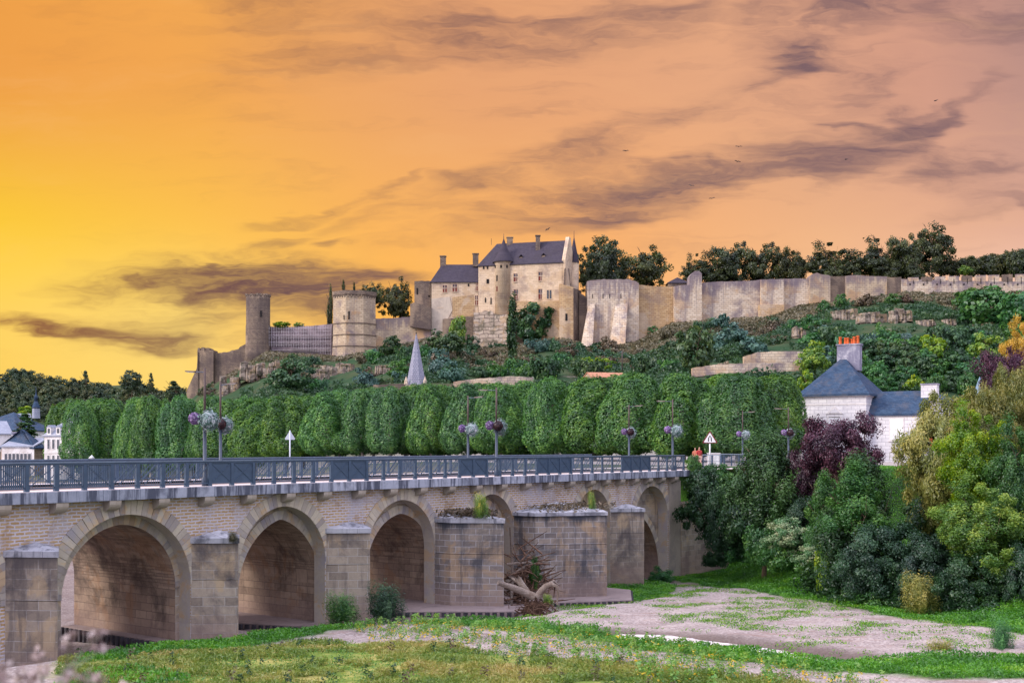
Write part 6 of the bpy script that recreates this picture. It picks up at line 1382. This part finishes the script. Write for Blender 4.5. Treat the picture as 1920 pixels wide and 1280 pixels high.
bank('plum_tree','lower left dark purple tree beside the yew','tree',1520,850,965,80,79,purC,G['purple'],T)
bank('plum_tree','dark purple tree at the right edge above the willow','tree',1882,664,775,88,92,purC,G['purple'],T)
bank('yellow_tree','golden yellow tree at the far right edge of the picture','tree',1918,605,745,64,98,locC,G['yellow'],T)
bank('yellow_tree','small yellow tree under the golden one at the right edge','tree',1905,690,760,50,95,locC,G['willow'],T)
bank('ash_tree','tall dark green ash tree on the bank between purple tree and willow','tree',1612,850,1115,200,66,ashC,G['deep'],T)
bank('ash_tree','lighter green young ash top poking above the dark ash','tree',1604,862,990,110,64.5,ashT,G['lush'],T)
bank('ash_tree','slim light green sapling left of the tall dark ash','tree',1545,880,1010,70,68,ashT,G['lush'],T)
bank('willow_tree','big yellow green willow right of the white house','tree',1785,752,1010,225,68,wilC,G['willow'],T)
bank('willow_tree','olive willow filling the upper right corner of the bank','tree',1888,700,960,150,72,wilC,G['willow'],T)
bank('willow_tree','loose olive willow between the bright locust tree and the turret','tree',1850,742,960,170,66,wilC,G['willow'],T)
bank('locust_tree','bright yellow green locust tree in front of the willow','tree',1828,768,960,118,62,locC,G['bright'],T)
bank('locust_tree','bright green locust branches low at the right edge','tree',1842,905,1075,150,58.5,locC,G['bright'],T)
bank('locust_tree','green locust tree cut by the right edge of the picture','tree',1915,800,1040,110,60,locC,G['lush'],T)
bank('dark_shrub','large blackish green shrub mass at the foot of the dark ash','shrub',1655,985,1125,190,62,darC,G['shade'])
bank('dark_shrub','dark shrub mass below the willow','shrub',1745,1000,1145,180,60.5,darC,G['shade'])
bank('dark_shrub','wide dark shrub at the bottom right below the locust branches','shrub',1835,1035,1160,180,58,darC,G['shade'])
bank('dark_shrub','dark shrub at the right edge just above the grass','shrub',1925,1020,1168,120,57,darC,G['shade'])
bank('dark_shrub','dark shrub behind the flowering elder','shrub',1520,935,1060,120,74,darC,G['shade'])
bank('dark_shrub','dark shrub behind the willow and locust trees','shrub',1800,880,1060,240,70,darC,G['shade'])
for i_, (px_, pt_, pb_, w_, Y_, c_, m_, l_) in enumerate([(2010,760,1120,200,60,ashC,'lush','green tree on the bank beyond the right edge of the picture'),(2060,700,1000,240,72,wilC,'willow','willow on the bank beyond the right edge of the picture'),(2140,740,1140,220,58,locC,'bright','locust tree on the bank beyond the right edge of the picture'),
    (2040,1010,1180,220,55,darC,'shade','dark shrub beyond the right edge of the picture'),(2230,760,1160,260,56,ashC,'deep','ash tree farther along the bank beyond the right edge of the picture'),(2180,1010,1190,220,52,darC,'shade','second dark shrub beyond the right edge of the picture')]):
    bank('bank_tree', l_, 'tree', px_, pt_, pb_, w_, Y_, c_, G[m_], T if c_ is not darC else None)
bank('elder_shrub','pale flowering shrub below the yew tree','shrub',1478,968,1035,86,73,ivyC,G['elder'])
bank('elder_shrub','second pale flowered shrub lower down beside the ash','shrub',1530,1015,1065,74,70,ivyC,G['elder'])
for i, (px, pt, pb, w, Y, mk, lb) in enumerate([(1385,965,1045,80,82,'lush','green shrub at the foot of the dark shrubs near the wing wall'),(1430,985,1050,80,78,'lush','green shrub on the bank below the yew'),(1345,1020,1058,50,85,'deep','small dark shrub against the base of the wing wall'),(1480,1020,1068,90,73.5,'lush','leafy shrub below the pale flowering shrub'),
    (1545,1045,1085,80,71,'bright','bright shrub left of the ash foot'),(1560,1000,1100,70,67,'bright','tall bright green shrub in front of the dark ash'),(1600,1090,1132,90,64,'deep','low dark green shrub in front of the ash foot'),(1660,1105,1142,90,61,'lush','low leafy shrub under the large blackish shrub'),
    (1790,1120,1160,90,58,'deep','low dark shrub right of the feathery bush'),(1880,1120,1172,100,56.5,'deep','low dark shrub at the right below the locust branches'),(1240,1062,1092,46,83,'lush','small bush at the foot of the last arch'),(1400,940,1010,90,80,'deep','deep green shrub below the left side of the yew'),(1700,1070,1135,90,60,'deep','deep green shrub left of the feathery bush')]):
    bank('bank_shrub', lb, 'shrub', px, pt, pb, w, Y, smlC[i % 4], G[mk], None, 'shrubs along the right bank')
bank('feathery_bush','feathery olive bush standing on the grass below the willow','bush',1722,1072,1145,66,57.5,feaC,G['willow'])
bank('feathery_bush','feathery grey green bush at the foot of the third pier','bush',722,1088,1168,74,55,feaC,G['scrub'])
bank('feathery_bush','dense green bush left of the feathery one at the third pier','bush',640,1108,1170,66,53.5,feaC,G['lush'])
bank('feathery_bush','thin willow sapling on the gravel at the right edge','sapling',1878,1152,1232,44,44.5,feaC,G['lush'])
bank('feathery_bush','low sparse willow sapling left of the thin one on the gravel','sapling',1765,1196,1236,54,44.5,feaC,G['willow'])
bank('bank_shrub','bright leaved seedling growing from the cap of the fourth pier','seedling',901,922,968,30,62.9,feaC,G['weed']); bank('bank_shrub','bright leaved seedling growing on the broad fifth pier cap','seedling',1109,918,958,16,70.5,feaC,G['weed'])
bank('bank_shrub','small tuft growing on the second pier cap','seedling',436,993,1010,20,50.8,feaC,G['dry'])
# dry grass on pier caps
for i, (tc_, nc_, w_, z_) in enumerate(((26.4, 1.3, 1.1, 3.85), (35.5, 1.8, 2.6, 3.85))):
    g = np.random.default_rng(i+40); k = 1600; tt = tc_+g.normal(0, w_*.5, k); nn = np.abs(g.normal(nc_, .7, k)); q = [bridge_xy(a, -b) for a, b in zip(tt, nn)]
    X = np.array([a for a, b in q]); Y = np.array([b for a, b in q])
    tag(scatter('dry_grass', G['dry'], X, Y, .38, .10, g.random(k), 50+i, aspect=3, Z=np.full(k, z_)), kind='stuff', label='dry grass growing on the cap of the '+('fourth' if i == 0 else 'fifth')+' pier')

# -- river bed plants
def in_mask(polys, n, seed, thr=.5, box=(-22, 34, 34, 92), soft=.5):
    g = np.random.default_rng(seed); out = []; tot = 0
    while tot < n:
        m_ = 200000; Y = g.uniform(box[2], box[3], m_); X = g.uniform(box[0], box[1], m_)
        vis = np.abs(X) < Y*.46; X, Y = X[vis], Y[vis]
        k = mask(X, Y, polys, soft) > thr; X, Y = X[k], Y[k]
        out.append(np.stack([X, Y], 1)); tot += len(X)
    a = np.concatenate(out)[:n]; return a[:,0], a[:,1]
X, Y = in_mask(GREEN, 260000, 3, .5)
hh = .10+.34*fbm(X*.5, Y*.5, 71)**1.5*(fbm(X*1.4, Y*1.4, 73) > .35)
g = np.random.default_rng(3)
tag(scatter('green_grass', G['grass'], X, Y, hh, .05, fbm(X*.9, Y*.9, 81)*1.3-.25+g.normal(0,.12,len(X)), 3, aspect=2.4), kind='stuff', label='fresh green grass and creeping plants on the wet strips of the river bed')
X, Y = in_mask(MEADOW, 100000, 4, .45)
kk = fbm(X*.5, Y*.5, 91) > .44; X, Y = X[kk], Y[kk]; g = np.random.default_rng(9)
tag(scatter('meadow_grass', G['meadow'], X, Y, .22*(.4+fbm(X*1.1, Y*1.1, 17)), .034, fbm(X*.45, Y*.45, 92)*1.5-.3+g.normal(0,.12,len(X)), 6, up=.1, aspect=5), kind='stuff', label='dry yellow and olive grass in the foreground meadow')
X, Y = in_mask(WEED+MEADOW, 5200, 12, .4); kk = fbm(X*.6, Y*.6, 44) > .5; X, Y = X[kk], Y[kk]; g = np.random.default_rng(19)
X = np.repeat(X, 8)+g.normal(0,.07,len(X)*8); Y = np.repeat(Y, 8)+g.normal(0,.07,len(Y)*8)
tag(scatter('ground_cover', G['weed'], X, Y, .14, .038, g.random(len(X))*.8, 7, aspect=1.7), kind='stuff', label='sparse low weeds between the gravel and the meadow')
X, Y = in_mask([poly((900,1150),(1250,1090),(1560,1130),(1900,1185),(1900,1225),(1600,1225),(1350,1190),(1000,1180))], 2600, 22, .5); g = np.random.default_rng(23)
kk = fbm(X*.5, Y*1.0, 47) > .55; X, Y = X[kk], Y[kk]; X = np.repeat(X, 30)+g.normal(0,.22,len(X)*30); Y = np.repeat(Y, 30)+g.normal(0,.3,len(Y)*30)
tag(scatter('gravel_plants', G['grass'], X, Y, .12, .04, g.random(len(X)), 8, aspect=2), kind='stuff', label='scattered small green plants on the gravel bar')
# individual leafy weeds with yellow lower leaves
def weed_mesh(seed):
    g = np.random.default_rng(seed); rnd_ = random.Random(seed); k = 46; h = .42; z = g.random(k)**.8*h; a = g.uniform(0, 6.28, k); r_ = .05+.13*(1-z/h*.6)*g.random(k)
    Pp = np.stack([r_*np.cos(a), r_*np.sin(a), z+.04], 1); N = np.stack([np.cos(a)*.4, np.sin(a)*.4, np.ones(k)], 1)
    tint = np.where(z < h*.42, np.where(g.random(k) < .6, 1.0, .3), .2+.45*g.random(k)); return leafmesh('weed', Pp, N, .062, tint, G['weed'], 1.6, .4, seed)
WM = [weed_mesh(i) for i in range(6)]
X, Y = in_mask(WEED, 290, 31, .45, box=(-12, 20, 34, 62)); 
for i in range(len(X)):
    o = link_mesh('leafy_weed', WM[i % 6], None, (X[i], Y[i], tz(X[i], Y[i])), (0,0,rv.uniform(0,6.3)), (rv.uniform(.8,1.2),)*2+(rv.uniform(.8,1.3),)); tag(o, 'small leafy weed with yellow lower leaves on the foreground gravel', 'weed', 'leafy weeds on the foreground gravel')
X, Y = in_mask(MEADOW, 70, 32, .6, box=(-18, 14, 34, 50))
for i in range(len(X)):
    o = link_mesh('meadow_weed', WM[i % 6], None, (X[i], Y[i], tz(X[i], Y[i])), (0,0,rv.uniform(0,6.3)), (rv.uniform(.6,1.1),)*3, G['yew'] if i % 3 else G['dry']); tag(o, 'dark upright weed standing in the foreground meadow', 'weed', 'dark weeds in the foreground meadow')
# out of focus plant close to the camera, bottom left
def near_plant(px, py, Y, label, seed, h):
    rnd_ = random.Random(seed); g = np.random.default_rng(seed); c = P(px, py, Y); z0 = tz(c.x, c.y); H = c.z-z0
    r_ = empty('flowering_plant', (c.x, c.y, z0), 0, label, 'plant', 'blurred dry flower stalks close to the camera'); mb = MB(); pts = []
    for k in range(9):
        e = Vector((rnd_.uniform(-.16,.16), rnd_.uniform(-.12,.12), H*rnd_.uniform(.78,.96))); m_ = Vector((e.x*.4, e.y*.4, e.z*.6)); mb.tube([(0,0,-.05), m_, e], [.006,.004,.002], 5)
        for q in range(4):
            f = m_.lerp(e, rnd_.uniform(.2,1)); w = f+Vector((rnd_.uniform(-.07,.07), rnd_.uniform(-.05,.05), rnd_.uniform(.0,.07))); mb.tube([f, w], [.002,.001], 4); pts.append(w)
        pts.append(e)
    mb.build('stem', M['bark_pale'], r_)
    pts = np.array([tuple(p) for p in pts]); P2 = np.repeat(pts, 16, 0)+g.normal(0, .007, (len(pts)*16, 3)); me = leafmesh('flower_heads', P2, g.normal(0,1,P2.shape), .0105, g.random(len(P2)), G['pinkdry'], 1.6, .8, seed); link_mesh('flower_heads', me, r_)
    n = 2200; zz_ = g.random(n)**.6*H*.86; P3 = np.stack([g.normal(0,.13,n), g.normal(0,.10,n), zz_], 1); me = leafmesh('foliage', P3, g.normal(0,1,P3.shape), .03, g.random(n)*.7, G['grass'], 2.5, .6, seed+1); link_mesh('foliage', me, r_)
for i, (px, py, Y, lb) in enumerate([(10,1140,2.1,'tallest blurred flower stalk at the bottom left edge'),(45,1205,2.2,'blurred flower stalks just right of the tallest one'),(85,1200,2.4,'middle blurred flower stalks at the bottom left'),(128,1238,2.4,'blurred flower stalks leaning right near the bottom left'),(155,1265,2.5,'rightmost low blurred flower stalks at the bottom left')]): near_plant(px, py, Y, lb, i, 1)
# -- flower baskets on the lamps
def ball(name, m, r_, n, seed, asp=1.8, leaf=.06, shag=.0):
    g = np.random.default_rng(seed); d = g.normal(0,1,(n,3)); d /= np.linalg.norm(d,axis=1,keepdims=True); rr = r_*(.62+.38*g.random(n)**.4)
    Pp = d*rr[:,None]*(1+shag*g.normal(0,1,(n,1))*.25); Pp[:,2] -= shag*g.random(n)**3*r_*.7; return leafmesh(name, Pp, d, leaf, g.random(n), m, asp, .6, seed)
BP = ball('ball_purple', G['flower_purple'], .26, 1000, 1, 1.8, .055, .3); BW = ball('ball_white', G['flower_white'], .36, 1500, 2, 3.2, .06, .9); BD = ball('ball_dark', G['flower_dark'], .29, 1200, 3, 1.8, .06, .2)
basket = MB(); basket.lathe([(.05,-.17),(.15,-.13),(.19,0),(.19,.03)], 10); bk = basket.build('pot', M['black_paint']); bkm = bk.data; bpy.data.objects.remove(bk)
arr = MB(); arr.tube([(-.42,0,.0),(0,0,.03)], .012, 4); brk = arr.build('bracket', M['black_paint']); brm = brk.data; bpy.data.objects.remove(brk)
for (x, y, side, k) in LAMPS:
    z = DECK+2.92; flip = 1 if side == 'near' else -1
    spec = [('purple', BP, (-.38,-.22), 'round purple flower basket'), ('white', BW, (.26,-.26), 'shaggy silvery white flower basket'), ('dark', BD, (-.02,.38), 'round dark maroon flower basket')]
    if (side, k) in (('near',1),('far',0),('far',1) if False else ('far',2),('near',3)): spec = [('purple', BP, (-.38,-.05), spec[0][3]), ('white', BW, (.18,.30), spec[1][3]), ('dark', BD, (.10,-.36), spec[2][3])]
    lampname = f'{wn[k]} {"tall near side" if side == "near" else "thin far side"} lamp'
    for nm, me, (dx, dy), lb in spec:
        r_ = empty('flower_basket', (x+dx, y+dy, z+(.04 if nm == 'purple' else 0)), math.atan2(dy, dx), f'{lb} hanging on the {lampname}', 'flower basket', 'flower baskets on the street lamps')
        link_mesh('flowers', me, r_); link_mesh('pot', bkm, r_, (0,0,0)); link_mesh('bracket', brm, r_, (0,0,-.02))
# -- stranded tree stump and driftwood between the piers
M['driftwood'] = stone('bleached driftwood', (.24,.20,.18), (.38,.33,.31), (.2,.15,.12), 3.0, .06, .012, dirt=(.12,.08,.06), damt=.7, dscale=1.8, streak=.3, bump=.8, wob=.1)
M['root'] = plain('dark tangled roots', (.12,.07,.05), .95, .5, 5)
Yd = 59.0; c = P(1000, 1122, Yd); zg = tz(c.x, c.y); dw = empty('stranded_stump', (c.x, c.y, zg), 0, 'stranded uprooted tree stump with tangled roots lying between the two big piers', 'tree stump')
k = Yd/F
def dp(px, py, dy=0): return Vector(((px-1000)*k, dy, EYE+(HY-py)*k*(1)-zg))
mb = MB(); mb.tube([dp(1000,1118), dp(975,1105,-.3), dp(955,1096,-.6), dp(934,1088,-.9)], [.22,.18,.15,.11], 9); mb.build('trunk_piece', M['driftwood'], dw)
mb = MB(); mb.tube([dp(995,1120,.2), dp(982,1100,.2), dp(972,1092,.2), dp(965,1082,.3)], [.17,.15,.10,.02], 8); mb.tube([dp(982,1100,.2), dp(974,1084,.1), dp(971,1078,0)], [.14,.09,.01], 6); mb.tube([dp(978,1098,.3), dp(962,1086,.4), dp(957,1084,.5)], [.10,.06,.01], 6); mb.build('splintered_snag', M['driftwood'], dw)
mb = MB(); mb.tube([dp(1008,1118), dp(1016,1106,-.1), dp(1024,1097,-.2), dp(1033,1093,-.2), dp(1045,1098,-.3), dp(1046,1112,-.3), dp(1044,1132,-.2)], [.19,.17,.15,.12,.08,.05,.04], 9); mb.tube([dp(1030,1094,-.2), dp(1038,1088,0), dp(1048,1097,.1)], [.09,.06,.03], 6); mb.build('curved_branch', M['driftwood'], dw)
mb = MB(); rr_ = random.Random(5)
for i in range(240):
    a = Vector((rr_.gauss(.05,.42), rr_.gauss(0,.3), rr_.uniform(-.1,.75))); b = a+Vector((rr_.uniform(-.6,.6), rr_.uniform(-.5,.3), rr_.uniform(-.6,.25))); m_ = a.lerp(b,.5)+Vector((rr_.uniform(-.15,.15),0,rr_.uniform(-.1,.1)))
    r0 = rr_.uniform(.015,.05); mb.tube([a, m_, b], [r0, r0*.7, r0*.25], 4)
mb.lathe([(.25,-.3),(.45,.1),(.40,.5),(.12,.75)], 9, (0,.1), True, 0, .2, rr_); mb.build('root_mass', M['root'], dw)
c = P(985, 1075, 64.5); dz_ = tz(c.x, c.y); db = empty('driftwood_pile', (c.x, c.y, dz_), 0, 'dark heap of flood debris and broken branches jammed behind the stump', 'driftwood')
mb = MB()
for i in range(260):
    h = rr_.uniform(0, 3.4)*rr_.random()**.3; a = Vector((rr_.gauss(0,.65)*(1-.12*h), rr_.gauss(0,.5), h)); d_ = Vector((rr_.gauss(0,.8), rr_.gauss(0,.4), rr_.gauss(.1,.5))); r0 = rr_.uniform(.015,.06); mb.tube([a, a+d_*.5, a+d_], [r0, r0*.8, r0*.3], 4)
mb.build('broken_branches', M['root'], db)
mb = MB(); mb.tube([(-.9,-.5,1.9),(0,-.6,2.5),(1.6,-.6,2.9)], [.09,.07,.03], 6); mb.tube([(-1.0,-.5,2.6),(.2,-.6,2.7),(1.1,-.6,2.45)], [.08,.07,.03], 6); mb.tube([(-.8,-.4,.2),(-.7,-.5,2.0),(-.85,-.4,4.6)], [.12,.09,.04], 6); mb.build('long_branches', M['driftwood'], db)
c = P(1003, 1060, 62.6); x, y = c.x, c.y; bank('ivy','green creeper hanging on the debris between the big piers','ivy',1003,1042,1098,24,64,ivyC,G['lush'])
bank('bank_shrub','small bright green plant sprouting right of the stump','seedling',1027,1112,1135,20,59.5,feaC,G['bright'])
